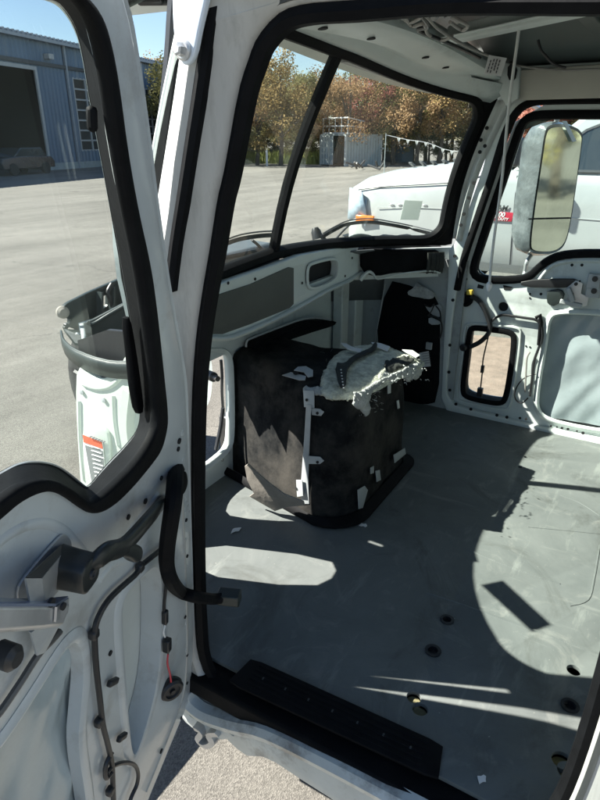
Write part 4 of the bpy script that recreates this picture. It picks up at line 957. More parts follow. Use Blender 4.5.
MB().rings([[D.P(*p, -.046) for p in gl_], [D.P(*p, -.078) for p in chaikin(D.L([(x + 1.5, y + 1.5) for x, y in INPX], -.078) + BACK, 2)]], cap=False).build('outer_window_edge', RUBBER, drv, smooth=60)
MB().sweep([D.P(*p, -.043) for p in gl_], DN, [(-.0015, 0), (-.001, .003), (.001, .003), (.0015, 0)]).build('glass_bead', ZINC, ds, smooth=60)
plate('glass_run', D, chaikin(D.L([(127, 320), (131, 316), (137, 350), (142, 385), (145, 412), (139, 415), (134, 390), (131, 355)], -.03), 1), [], .012, RUBBER, drv, bev=.003, front=-.03)
MB().box(D.pt(92, 119, -.02), (.011, .014, .030), Matrix((D.a, D.n, D.b)).transposed()).build('seal_clip', RUBBER, ds, bevel=.006)
# armrest-like grip: stub and bent arm
RD = Matrix((D.a, D.n, D.b)).transposed()
def dpt(x, y, h): return D.pt(x, y, h)
g0 = [dpt(60, 566, .0), dpt(72, 566, .02)]
ring_ = lambda c, ax, r, k=14: None
mb = MB()
a, b = dpt(57, 566, .012), dpt(92, 574, .062)
def oval(c, t, rx, ry, seg=20):
    t = t.normalized(); u = (D.b - t * D.b.dot(t)).normalized(); w = t.cross(u)
    return [c + u * (rx * math.copysign(abs(math.cos(2 * PI * k / seg)) ** .55, math.cos(2 * PI * k / seg))) + w * (ry * math.copysign(abs(math.sin(2 * PI * k / seg)) ** .55, math.sin(2 * PI * k / seg))) for k in range(seg)]
tt = b - a
mb.rings([oval(a.lerp(b, t), tt, .0245 * s, .0235 * s) for t, s in ((0, 1.06), (.1, 1.05), (.55, 1.0), (.92, .98), (.98, .93), (1.0, .80))])
gh = mb.build('grip_handle', HANDLEP, drv, smooth=50)
pts = [dpt(90, 568, .055), dpt(98, 560, .060), dpt(108, 552, .062), dpt(121, 548, .060), dpt(132, 538, .054), dpt(146, 522, .044), dpt(158, 508, .028), dpt(163, 503, .0)]
cp = catmull(pts, 6)
def armr(t): return .021 + .004 * math.sin(PI * t)
mb = MB().sweep(cp, [(DN if i < 14 else (DN + dd * .2).normalized()) for i in range(len(cp))], [(-.0135, -.006), (-.0145, .003), (-.012, .006), (.012, .006), (.0145, .003), (.0135, -.006), (.010, -.008), (-.010, -.008)], closed=False)
mb.build('grip_arm', HANDLEP, gh, smooth=60)
plate('grip_fin', D, chaikin(D.L([(108, 548), (124, 543), (139, 544), (141, 551), (138, 561), (132, 563), (127, 557), (110, 556)], .055), 2), [], .02, HANDLEP, gh, bev=.006, front=.062)
MB().lathe(b + tt.normalized() * .001, tt, [(.007, -.004), (.007, .002), (.004, .002), (.003, -.002), (.001, -.002)], 14).build('grip_screw', STEEL, gh)
# latch: black pocket, zinc channel, inside pull
lt = plate('latch_plate', D, chaikin(D.L([(14, 588), (20, 577), (38, 556), (55, 537), (61, 532), (67, 538), (69, 546), (60, 560), (48, 580), (38, 604), (14, 606)]), 1), [], .004, ZINC, drv, bev=.001, front=.006)
plate('latch_pocket', D, chaikin(D.L([(22, 583), (40, 562), (60, 545), (66, 549), (54, 566), (40, 580), (28, 590)]), 1), [], .006, BLACKP, lt, front=.010)
mb = MB()
fA = D.pt(26, 580, .03); 
def wall(nm, q, m, par, th=.003):
    return MB().add([dpt(*k) for k in q], [tuple(range(len(q)))]).build(nm, m, par, smooth=0, solid=th)
wall('latch_channel', [(25, 578, .05), (41, 578, .05), (44, 606, .05), (30, 606, .05)], ZINC, lt)
wall('latch_channel', [(41, 578, .05), (66, 548, .012), (66, 553, .008), (60, 588, .01), (44, 606, .05)], ZINC, lt)
wall('latch_channel', [(25, 578, .05), (41, 578, .05), (66, 548, .012), (60, 546, .012)], STEEL, lt)
pull = MB()
q = [(8, 607, .03), (62, 604, .06), (64, 601, .075), (8, 600, .05)]
pl = [(-20, 608), (4, 608), (48, 606), (60, 603), (66, 600)]
pull.sweep([D.pt(x, y, .045) for x, y in [(-24, 615), (8, 615), (36, 614), (56, 612)]], DN, [(-.016, -.008), (-.016, .010), (-.010, .016), (.012, .016), (.017, .010), (.017, -.008)], closed=False)
pull.build('inside_pull', ZINC, lt, bevel=.002)
wall('pull_end', [(56, 607, .064), (68, 598, .05), (67, 613, .05), (55, 622, .064)], ZINC, lt)
wall('pull_face', [(-20, 605, .064), (56, 605, .064), (68, 597, .05), (40, 600, .04), (-20, 600, .04)], M('blue_zinc', (.38, .45, .62), .3, .8), lt)
mb = MB().lathe(dpt(50, 602, .058), DN, [(.006, 0), (.006, .004), (.001, .004)], 12).lathe(dpt(62, 606, .066), DN, [(.005, 0), (.005, .003), (.001, .003)], 12)
mb.build('latch_screw', BLACKP, lt)
MB().tube(catmull([dpt(*p) for p in [(-10, 722, .012), (0, 712, .012), (20, 683, .014), (38, 655, .016), (52, 640, .018), (60, 631, .018)]], 4), .005, 7).build('latch_rod', STEEL, lt)
wall('rod_lever', [(30, 632, .02), (58, 612, .03), (62, 618, .03), (44, 652, .02), (36, 655, .02)], TAB, lt, .004)
MB().lathe(dpt(-1, 653, .03), DN, [(.016, 0), (.016, .02), (.010, .026), (.001, .026)], 16).build('lock_knob', BLACKP, lt)
# wiring on the door
MB().lathe(dpt(175, 484, .004), DN, [(.026, 0), (.028, .012), (.018, .018), (.001, .018)], 18).build('harness_boot', RUBBER, drv)
hp = [dpt(176, 466, -.02), dpt(175, 484, .03), dpt(173, 505, .045), dpt(170, 525, .045), dpt(167, 548, .04), dpt(167, 566, .04), dpt(172, 582, .045), onX(181, 592, .752), onX(192, 596, .760), onX(203, 598, .79), onX(213, 599, .84), onX(221, 598, .86)]
MB().tube(catmull(hp, 6), lambda t: .016 - .003 * t, 10).build('door_harness', RUBBER, drv)
cn = onX(229, 597, .875) + V((0, 0, -.022))
cb = MB().box(cn + V((0, 0, .022)), (.035, .055, .03), Matrix.Rotation(.4, 3, 'Z')).build('harness_connector', GREYP, drv, bevel=.004)
mb = MB()
for k in range(4): mb.tube(catmull([onX(216, 598 + k, .85), onX(221, 596 + k * 1.5, .862), cn + V((-.01, .01 - .006 * k, .025))], 3), .0025, 5)
mb.build('harness_lead', REDW, cb)
w2 = [(165, 546), (158, 552), (148, 560), (141, 566), (136, 574), (126, 583), (116, 592), (107, 602), (99, 616), (95, 630), (95, 650), (97, 675), (100, 700), (103, 725), (108, 745), (112, 765), (113, 785), (114, 812)]
MB().tube(catmull([dpt(*p, .012) for p in w2], 5), .0050, 8).build('door_wire', BLACKP, drv)
mb = MB()
for x, y in [(140, 567), (94, 634), (99, 722), (110, 791)]: mb.box(dpt(x, y, .010), (.016, .014, .018), RD)
mb.build('wire_clip', BLACKP, drv, bevel=.004)
MB().tube(catmull([dpt(*p, .012) for p in [(107, 774), (112, 767), (122, 763), (133, 764), (138, 772), (137, 784), (131, 798), (128, 812)]], 5), .0042, 7).build('door_wire', BLACKP, drv)
MB().tube(catmull([dpt(*p, .012) for p in [(112, 752), (106, 765), (106, 778), (112, 772)]], 5), .0045, 7).build('wire_tail', BLACKP, drv)
MB().tube(catmull([dpt(*p, .010) for p in [(167, 566), (166, 585), (164.5, 600), (164, 612), (165, 625)]], 4), .0035, 7).build('buzzer_wire', BLACKP, drv)
bz = MB().box(dpt(165, 617, .012), (.012, .012, .035), RD).box(dpt(167, 645, .014), (.016, .016, .034), RD).build('inline_connector', BLACKP, drv, bevel=.003)
MB().tube(catmull([dpt(*p, .012) for p in [(165, 625), (163.5, 632), (165, 637)]], 4), .002, 6).build('connector_lead', PAPER, bz)
MB().tube(catmull([dpt(*p, .012) for p in [(168, 654), (167.5, 664), (170, 674), (171, 682)]], 4), .0022, 6).build('connector_lead', REDW, bz)
bc = dpt(171, 689, .010)
ax = (DN + dd * .7).normalized()
bu = MB().lathe(bc, ax, [(.027, -.010), (.028, .006), (.024, .011), (.018, .011), (.016, .007), (.007, .007), (.006, .012), (.001, .012)], 24).build('buzzer', BLACKP, drv)
MB().lathe(bc - ax * .004, ax, [(.0285, -.003), (.0295, .0), (.0285, .003)], 24).build('buzzer_rim', GREYP2, bu)
mb = MB()
for x, y in [(113, 682), (122, 737)]: mb.box(dpt(x, y, .010), (.030, .010, .012), RD @ Matrix.Rotation(-.6, 3, 'Y'))
mb.build('cavity_plug', BLACKP, drv, bevel=.003)
mb = MB()
for x, y, r in [(179, 441, .006), (178, 449, .005), (161, 478, .0045), (145, 501, .0055), (128, 517, .005), (186, 520, .004), (187, 556, .004), (185, 617, .004), (187, 655, .004), (187, 683, .004), (181, 718, .004), (161, 751, .006), (183, 470, .004), (110, 653, .005)]:
    mb.lathe(dpt(x, y, .0005), DN, [(r, 0), (r, .002), (.0005, .002)], 10)
mb.build('door_hole', DARKIN, drv)

for q in ([(-8, 548), (12, 533), (30, 525), (48, 524), (64, 531), (78, 545), (86, 556)], [(112, 556), (128, 533), (146, 510), (158, 494)], [(100, 580), (112, 566), (126, 560)]):
    MB().sweep(catmull([D.pt(*p, .0) for p in q], 5), DN, [(-.010, -.002), (-.004, .003), (.004, .003), (.010, -.002)], closed=False).build('press_line', PAINT_DOOR, drv, smooth=70)
for k in range(11):
    x, y = 184.5 + .6 * min(k, 6), 425 + 27 * k
    MB().lathe(D.pt(x - 1.5, y + 8, .0), DN, [(.0075, -.001), (.0065, .0010), (.004, .0004), (.0005, .0002)], 14).build('weld_spot', PAINT_DOOR, drv, smooth=80)
MB().sweep(catmull([D.pt(*p, .0) for p in [(181, 470), (184, 540), (186.5, 600), (187, 650), (184, 690), (174, 722), (146, 792)]], 6), DN, [(-.004, -.001), (-.002, .0022), (.002, .0022), (.004, -.001)], closed=False).build('sealer_bead', PILLAR, drv, smooth=70)
# ================================================================== outside the cab: cowl end, tray, cowl, wipers, visor, running gear
fcw = FX(.838)
cw = fcw.L([(75, 366), (74, 400), (76, 440), (79, 485), (84, 540), (150, 560), (170, 480), (165, 400), (150, 350), (140, 338), (131, 345), (120, 362), (113, 376), (107, 376), (98, 379), (86, 374)])
cwo = plate('cowl_side', fcw, chaikin(cw, 1), [], .04, CPAINT, cab, bev=.01)
plate('cowl_step', fcw, chaikin(fcw.L([(84, 428), (90, 420), (104, 424), (112, 434), (112, 478), (118, 500), (92, 510), (86, 470)]), 1), [], .012, CPAINT, cwo, bev=.004, front=.008)
lab = plate('warning_label', fcw, fcw.L([(87, 432.5), (106, 440), (107, 447), (109, 478), (111, 490), (96, 487), (90, 455)]), [], .002, PAPER, cwo, front=.012)
plate('label_header', fcw, fcw.L([(87, 432.5), (106, 440), (107, 446.5), (88, 440)]), [], .0012, ORANGE, lab, front=.0135)
plate('label_body', fcw, fcw.L([(89.5, 443), (106.5, 448.5), (109, 478), (110, 490), (97, 486), (92, 458)]), [], .0012, GREYPRINT, lab, front=.0135)
mb = MB()
for k in range(9):
    t = k / 8; x0, y0 = 90.6 + 5 * t, 446 + 34 * t; n_ = 8 + (k % 3) * 2
    mb.bar(fcw.pt(x0, y0, .0145), fcw.pt(x0 + n_, y0 + n_ * .32, .0145), .001, .0028, up=(1, 0, 0))
mb.build('label_print', PAPER, lab, smooth=0)
mb = MB()
for k in range(6): mb.bar(fcw.pt(90 + 2.6 * k, 436.6 + 1.0 * k, .0145), fcw.pt(91.6 + 2.6 * k, 437.2 + 1.0 * k, .0145), .001, .007, up=(1, 0, 0))
mb.build('label_heading_print', INK, lab, smooth=0)
for q in ([(83, 384), (96, 388), (110, 386), (122, 376)], [(113, 395), (114, 420), (118, 445)], [(79, 400), (80, 440), (84, 480)]):
    MB().sweep(catmull([fcw.pt(*p, .0) for p in q], 4), (-1, 0, 0), [(-.008, -.002), (-.003, .004), (.003, .004), (.008, -.002)], closed=False).build('cowl_rib', CPAINT, cwo, smooth=60)
for x, y in ((82, 392), (104, 400), (122, 408), (126, 430)): MB().lathe(fcw.pt(x, y, .001), (-1, 0, 0), [(.006, 0), (.006, .003), (.001, .004)], 12).build('cowl_screw', TAB, cwo)
rr = [fcw.pt(*p, .004) for p in [(130, 390), (127, 420), (130, 445), (140, 470)]]
MB().sweep(catmull(rr, 4), (-1, 0, 0), [(-.02, -.01), (-.01, .012), (.01, .012), (.02, -.01)], closed=False).build('cowl_crease', CPAINT, cwo, smooth=60)
# grey plastic tray at the end of the cowl
ft = FY(1.24)
tray = plate('cowl_tray', ft, chaikin(ft.L([(60, 310), (68, 303), (90, 292), (120, 279), (134, 274), (140, 330), (128, 352), (100, 352), (82, 344), (70, 334), (67, 332), (65, 327), (70, 325), (70, 319), (62, 317)]), 1, .06), [chaikin(ft.L([(66, 324), (67, 330), (77, 334), (78, 329), (72, 327), (71, 323)]), 1, .1), chaikin(ft.L([(97, 300), (108, 294), (108, 306), (98, 312)]), 1, .1)], .012, GREYP, cab, bev=.002)
ft2 = Fr(ft.pt(92, 330, .07), (.80, -.6, 0), (0, 0, 1))
if ft2.n.dot(CAM - ft2.o) < 0: ft2 = Fr(ft2.o, ft2.a, ft2.b, -ft2.n)
plate('tray_rib', ft2, chaikin(ft2.L([(87, 322), (92, 320), (130, 300), (138, 298), (138, 340), (118, 356), (92, 352), (91, 328)]), 1, .08), [], .012, GREYP2, tray, bev=.003)
MB().tube(catmull([ft2.pt(*p, .01) for p in [(87, 322), (93, 324), (110, 314), (130, 303), (140, 300)]], 4), .005, 8).build('tray_lip', GREYP2, tray, smooth=60)
rim = [ft.pt(63, 336, .02), ft.pt(63, 343, .08), onX(72, 352, .88), onX(88, 358, .86), onX(112, 364, .855), onX(132, 360, .86), onX(150, 356, .87)]
R1 = [ft.pt(61, 331, .01)] + [onX(x, y, X) for x, y, X in ((63, 340, .875), (73, 349, .846), (92, 357, .832), (112, 362, .828), (142, 362, .828))]
R2 = [ft.pt(63, 345, .01)] + [onX(x, y, X) for x, y, X in ((67, 356, .88), (77, 365, .852), (94, 373, .838), (114, 378, .834), (142, 379, .834))]
R1, R2 = chaikin(R1, 1, .2, False), chaikin(R2, 1, .2, False)
R1, R2 = [V(p) for p in R1], [V(p) for p in R2]
MB().grid([R1, [a.lerp(b, .35) + V((-.003, -.003, 0)) for a, b in zip(R1, R2)], R2]).build('tray_rim', GREYP, tray, smooth=20, solid=.006)
MB().tube(R1, .003, 7).build('tray_rim_lip', GREYP2, tray, smooth=60)
MB().add([ft.pt(64, 330, .005), onX(75, 344, .89), onX(130, 356, .89), ft.pt(140, 335, .005)], [(0, 1, 2, 3)]).build('tray_floor', GREYP, tray, smooth=0, solid=.006)
for x, y, r in ((62, 312, .015), (77, 336, .009)):
    MB().lathe(ft.pt(x, y, .02 if r > .01 else .05), (-.4, -1, .1), [(r, 0), (r, .01), (r * .6, .016), (.001, .016)], 14).build('tray_knob', TAB if r < .01 else TANFLAP, tray)
MB().tube(catmull([ft.pt(*p, .012) for p in [(112, 284), (108, 292), (110, 300), (114, 310)]], 4), .006, 8).build('tray_hose', BLACKP, tray)
mb = MB()
for x in (100, 112, 124): mb.bar(ft.pt(x, 292 - (x - 100) * .45, .012), ft.pt(x, 340, .012), .006, .02, up=(0, 1, 0))
for m_ in mb.islands(): m_.build('tray_web', GREYP2, tray)
pts = [onX(*p, .85) for p in [(76, 372), (84, 376), (98, 380), (108, 378), (116, 370)]]
MB().tube(catmull(pts, 4), .009, 8).build('tray_foot', BLACKP, tray)
# cowl top in front of the glass
rows = []
for (o, z) in ((.012, -.035), (.03, -.045), (.10, -.075), (.20, -.095), (.27, -.12), (.275, -.30)):
    rows.append([wsP(s_, 0) + V((0, (o + (.05 * (1 - abs(s_)) if o > .1 else 0)) * kf, max(z, -.12 - .18 * (kf > .9)))) for s_, kf in [(-.80 + 1.8 * i / 40, 1 if -.80 + 1.8 * i / 40 > -.35 else .45) for i in range(41)]])
co = MB().grid(rows).build('cowl_top', M('cowl_grey', (.10, .115, .12), .5, var=.15, vs=10), cab, smooth=50, solid=.006)
MB().rings([[V((x, 1.20 + .17 * a, .80 + h)) for x, h in ((1.30, 0), (1.34, b), (1.84, b), (1.88, 0))] for a, b in ((0, .03), (.1, .075), (.8, .08), (1, .03))]).build('air_box', M('air_box_grey', (.075, .09, .10), .5, var=.2, vs=8), co, bevel=.012)
rows = []
for i in range(30):
    x = 2.26 + .40 * i / 29; r = []
    for j in range(9):
        a = PI * j / 8; y = wsP((x - CX) / .905, 0).y + .035 + .10 * (1 - math.cos(a)) / 2
        r.append(V((x, y, .765 + (.060 + .03 * noise.noise(V((x * 9, 1, 2)))) * math.sin(a) * min(1, i / 4, (29 - i) / 4) ** .5 + .014 * noise.noise(V((x * 22, y * 22, 5))))))
    rows.append(r)
MB().grid(rows).build('cowl_vent_cover', BLACKP, co, smooth=60)
MB().tube(catmull([V((2.30, 1.20, .76)), V((2.36, 1.16, .825)), V((2.44, 1.11, .82)), V((2.50, 1.06, .76))], 6), .014, 9).build('cowl_hose', GREYP, co, smooth=60)
for (piv, arm, blade) in (((1.30), [(262, 250), (258, 245), (252, 240)], [(212, 247), (225, 244), (240, 239), (258, 236), (273, 235)]), ((2.17), [(330, 246), (336, 239), (344, 230), (352, 223)], [(322, 237), (334, 230), (348, 224), (370, 222), (392, 225), (412, 229), (432, 234)])):
    def onws(x, y, off):
        best = None
        o = CAM; r = ray(x, y).normalized()
        p = o + r * (1.19 / r.y)
        for _ in range(20):
            s = max(-1, min(1, (p.x - CX) / .9)); q = wsP(s, max(0, min(1, (p.z - .885) / .55)))
            p = o + r * ((q.y + off) / r.y)
        return p
    w = MB().tube(catmull([onws(*p, .045) for p in arm], 5), .006, 8, flat=.7).lathe(V((piv, 1.22, .845)), (0, .3, 1), [(.022, 0), (.020, .03), (.012, .045), (.001, .046)], 14).tube([V((piv, 1.22, .872)), onws(*arm[0], .045)], .009, 8).build('wiper_arm', BLACKP, cab)
    bl = [onws(*p, .03) for p in blade]
    MB().sweep(catmull(bl, 5), (0, -1, .3), [(-.007, -.005), (-.006, .007), (.006, .007), (.007, -.005)], closed=False).build('wiper_blade', RUBBER, w)
    MB().tube(catmull([b + V((0, -.005, .014)) for b in bl], 4), .003, 6).build('blade_spine', STEEL, w)
# sun visor over the windshield
rows = []
for o, z in ((.03, .045), (.10, .055), (.20, .042), (.24, .024), (.243, .010), (.235, .012), (.10, .040), (.02, .030)):
    rows.append([wsP(-1.0 + i / 15, 1) + V((0, o, z + .02)) for i in range(31)])
vz = MB().grid(rows).build('sun_visor', M('visor_paint', (.22, .25, .23), .4, var=.06), cab, smooth=50)
pa, pb = wsP(.36, 1) + V((0, .15, .035)), wsP(.80, 1) + V((0, .15, .035))
MB().bar(pa, pb, .05, .02).build('visor_lamp', BLACKP, vz, bevel=.006)
MB().bar(wsP(-.95, 1) + V((0, .14, .040)), wsP(-.55, 1) + V((0, .14, .040)), .05, .02).build('visor_lamp', BLACKP, vz, bevel=.006)
# frame rails and front wheels standing on the pavement
for x in (1.34, 2.34): MB().box((x, .15, -.28), (.08, 3.5, .24)).build('frame_rail', STEEL, cab, bevel=.01)
for a_, b_ in ((.95, 1.15), (2.35, 2.6)): MB().bar((a_, 2.95, -.40), (b_, 2.95, -.40), .12, .10).build('front_axle', STEEL, cab, bevel=.02)
for x, sg in ((.89, -1), (2.66, 1)):
    c = V((x, 2.95, GZ + .50))
    wh = MB().lathe(c, (sg, 0, 0), [(.28, -.13), (.40, -.14), (.475, -.12), (.50, -.09), (.50, .09), (.475, .12), (.40, .14), (.29, .13)], 40).build('tyre', TYRE, cab, smooth=40)
    MB().lathe(c, (sg, 0, 0), [(.285, .12), (.27, .06), (.20, .02), (.17, .09), (.10, .10), (.09, .13), (.001, .13)], 32).build('rim', PUWHITE, wh)
MB().box((.84, 1.68, -.53), (.36, .46, .16)).build('ground_shadow_box', STEEL, cab, bevel=.01)  # unseen box added to cast the shadow on the ground past the sill
MB().box((1.19, .70, -.29), (.38, .84, .26)).build('sill_shadow_box', STEEL, cab, bevel=.015)  # unseen box under the floor, added to shade the ground by the rocker
MB().box((1.77, -.02, -.14), (1.5, 1.0, .05)).build('floor_frame', STEEL, cab)

# ================================================================== loose things in the cab
mt = MB()
q = [V((*fz.px(*p), 0)) for p in [(252, 660), (443, 747), (438, 783), (228, 684)]]
mt_ = Fr(q[0], q[1] - q[0], (q[3] - q[0]) - (q[1] - q[0]).normalized() * (q[3] - q[0]).dot((q[1] - q[0]).normalized()), (0, 0, 1))
mq = [((p - q[0]).dot(mt_.a), (p - q[0]).dot(mt_.b)) for p in q]
step = plate('step_mat', mt_, chaikin(mq, 1, .06), [], .008, RUBBER, None, bev=.002, front=.009)
set_tag(step, 'long black ribbed rubber mat lying just inside the door sill', 'mat')
mb = MB()
L_, W_ = mq[1][0], mq[2][1]
for k in range(5):
    v = W_ * (.16 + .17 * k); mb.bar(mt_.P(.03, v, .0085), mt_.P(L_ - .03, v, .0085), .006, .004)
mb.build('mat_rib', RUBBER, step, bevel=.001)
mb = MB()
for k in range(7): mb.lathe(mt_.P(.06 + (L_ - .12) * k / 6, W_ * .5, .009), (0, 0, 1), [(.004, 0), (.004, .001), (.001, .002)], 8)
mb.build('mat_rivet', RUBBER2, step)
# the plumb white cord
d0 = .93
def atd(x, y, d):
    r = ray(x, y); return CAM + r * (d / math.hypot(r.x, r.y))
top, bot = atd(523, -12, 1.95), atd(489.5, 283, 1.95)
crd = empty('hanging_cord', tuple(bot), 'thin white cord hanging straight down from the cab roof before the far door', 'cord')
MB().tube([bot + (top - bot) * k / 12 + V((0, .002 * math.sin(k), 0)) for k in range(13)], .0042, 7).build('cord', WHITEW, crd)
MB().lathe(bot + V((0, 0, .004)), (0, 0, -1), [(.004, 0), (.009, .006), (.009, .016), (.004, .03), (.001, .031)], 10).build('cord_end', PAPER, crd)
# paper tag on the header
ftg = Fr(atd(493, 66, 2.12), (.47, -.88, 0), (.05, .03, 1)); 
if ftg.n.dot(CAM - ftg.o) < 0: ftg = Fr(ftg.o, ftg.a, ftg.b, -ftg.n)
tg = plate('paper_tag', ftg, ftg.L([(489, 55), (507, 58), (501, 76), (484, 74)]), [], .002, PAPER, None)
set_tag(tg, 'white printed paper tag stuck at the head of the far windshield pillar', 'paper tag')
mb = MB()
for k, (x, y0, y1) in enumerate(((491, 60, 73), (494, 59, 74), (497, 59, 71), (500, 60, 74))):
    for j in range(4):
        t = y0 + (y1 - y0) * j / 4; mb.bar(ftg.pt(x - (t - 60) * .3, t, .002), ftg.pt(x - (t - 57.4) * .3, t + 2.6, .002), .0035, .001, up=ftg.n)
mb.build('tag_print', INK, tg, smooth=0)
# scraps of paper and foam on the floor; the last imitates a sun patch
random.seed(9)
scr = [((482, 780), .011, 'torn white paper scrap on the floor beside the ribbed mat'), ((363, 526), .015, 'white foam scrap on the floor just behind the engine cover'), ((236, 531), .016, 'white piece imitating a small sun patch on the floor before the tan flap')]
for k, (p, r, lb) in enumerate(scr):
    c = V((*fz.px(*p), .004)); m = 9; ang = random.uniform(0, 3)
    pts = [(r * (1 + .6 * math.cos(2 * (2 * PI * i / m) + ang)) * random.uniform(.6, 1.1) * math.cos(2 * PI * i / m), r * random.uniform(.5, 1) * math.sin(2 * PI * i / m)) for i in range(m)]
    o = plate('floor_scrap', Fr(c, (1, 0, 0), (0, 1, 0), (0, 0, 1)), pts, [], .002, PAPER, None, warp=lambda u, v: .006 * abs(noise.noise(V((u * 60, v * 60, 1)))))
    set_tag(o, lb, 'scrap', 'scraps on the cab floor')

# ================================================================== outdoors
GROUND = ground_material()
def strip(name, pts, z, mat, label=None, kind='structure'):
    o = MB().add([V((*p, z)) for p in pts], [tuple(range(len(pts)))]).build(name, mat, None, smooth=0); o['kind'] = kind
    return o
n = 24; gb = MB(); xs = [-600 + 1200 * i / n for i in range(n + 1)]
gb.grid([[V((x, y, GZ)) for x in xs] for y in xs]); g = gb.build('ground', GROUND, None, smooth=0); g['kind'] = 'structure'
strip('dirt_patch', chaikin([(3.0, -2.2), (6.3, -2.6), (6.9, 1.0), (6.2, 2.6), (3.4, 2.4), (2.9, .5)], 2), GZ + .004, M('tan_dirt', (.235, .170, .135), .95, var=.25, vs=9, bump=.4, bs=80, dirt=(.17, .14, .115), ds=14))
# blue sheet-metal building
A = V((26.7, 37.1, GZ)); wd = V((19.4, 4.6, 0)).normalized(); wn = V((wd.y, -wd.x, 0))
FB = Fr(A, wd, (0, 0, 1), wn)
bld = empty('metal_building', tuple(A + wd * 5), 'long blue corrugated metal building with a dark garage opening across the lot', 'building')
RB = Matrix((wd, -wn, V((0, 0, 1)))).transposed()
BH, B0, B1, BD = 8.0, -26.0, 25.5, 22.0
gd = FB.L([(-26, 68), (33.5, 70), (33.5, 169), (-26, 169)]); gd = [(gd[0][0], gd[1][1]), (gd[1][0], gd[1][1]), (gd[1][0], .02), (gd[0][0], .02)]
def wrect(x0, y0, x1, y1): a = FB.px(x0, y0); b = FB.px(x1, y1); return [(a[0], a[1]), (b[0], a[1]), (b[0], b[1]), (a[0], b[1])]
w1 = wrect(72, 78, 96, 150); w2 = wrect(139, 88, 159, 141)
w1[1] = (w1[0][0] + 4.2, w1[1][1]); w1[2] = (w1[1][0], w1[2][1])
# corrugated front: real ribs, split round the openings
def ribs(name, u0, u1, v0, v1, parent=bld, pitch=.42):
    rows = []; k = int((u1 - u0) / pitch) + 1; r0 = []; r1 = []
    for i in range(k * 4 + 1):
        u = u0 + (u1 - u0) * i / (k * 4); h = (.0, .0, .07, .07)[i % 4]
        r0.append(FB.P(u, v0, h)); r1.append(FB.P(u, v1, h))
    MB().grid([r0, r1]).build(name, BLUE, parent, smooth=0)
ribs('wall', B0, gd[0][0], 0, BH); ribs('wall', gd[0][0], gd[1][0], gd[0][1], BH); ribs('wall', gd[1][0], w1[0][0], 0, BH)
ribs('wall', w1[0][0], w1[1][0], w1[0][1], BH); ribs('wall', w1[0][0], w1[1][0], 0, w1[2][1]); ribs('wall', w1[1][0], w2[0][0], 0, BH)
ribs('wall', w2[0][0], w2[1][0], w2[0][1], BH); ribs('wall', w2[0][0], w2[1][0], 0, w2[2][1]); ribs('wall', w2[1][0], B1, 0, BH)
MB().box(FB.P(B1, BH / 2, -BD / 2), (.2, BD, BH), Matrix((wd, -wn, V((0, 0, 1)))).transposed()).box(FB.P(B0, BH / 2, -BD / 2), (.2, BD, BH), Matrix((wd, -wn, V((0, 0, 1)))).transposed()).build('side_wall', BLUE, bld)
MB().grid([[FB.P(B0 - .3, BH + .05, .35), FB.P(B1 + .3, BH + .05, .35)], [FB.P(B0 - .3, BH + .8, -BD / 2), FB.P(B1 + .3, BH + .8, -BD / 2)], [FB.P(B0 - .3, BH, -BD), FB.P(B1 + .3, BH, -BD)]]).build('roof', BROOF, bld, solid=.12)
mb = MB()
for i in range(int((B1 - B0) / .42)): mb.box(FB.P(B0 + .2 + .42 * i, BH + .06, .36), (.16, .1, .16), Matrix((wd, -wn, V((0, 0, 1)))).transposed())
mb.build('eave', BROOF, bld, smooth=0)
MB().box(FB.P((B0 + B1) / 2, BH - .12, .40), (B1 - B0, .16, .18), RB).build('gutter', BROOF, bld, smooth=0)
for u in (gd[1][0] + 3.2, w1[1][0] + 5.0): MB().box(FB.P(u, BH / 2, .14), (.16, .14, BH), RB).build('downpipe', BROOF, bld, smooth=0)
MB().box(FB.P((gd[0][0] + gd[1][0]) / 2 + 3, gd[0][1] + .42, .14), (gd[1][0] - gd[0][0] + 6, .10, .22), RB).build('door_track', STEEL, bld, smooth=0)
MB().box(FB.P(gd[1][0] + 1.4, gd[0][1] + .9, .25), (.5, .4, .3), RB).build('wall_lamp', WINF, bld, smooth=0)
for a_, b_ in ((B0, gd[0][0]), (gd[1][0], B1)): MB().box(FB.P((a_ + b_) / 2, .22, .09), (b_ - a_, .06, .44), RB).build('plinth', CONT, bld, smooth=0)
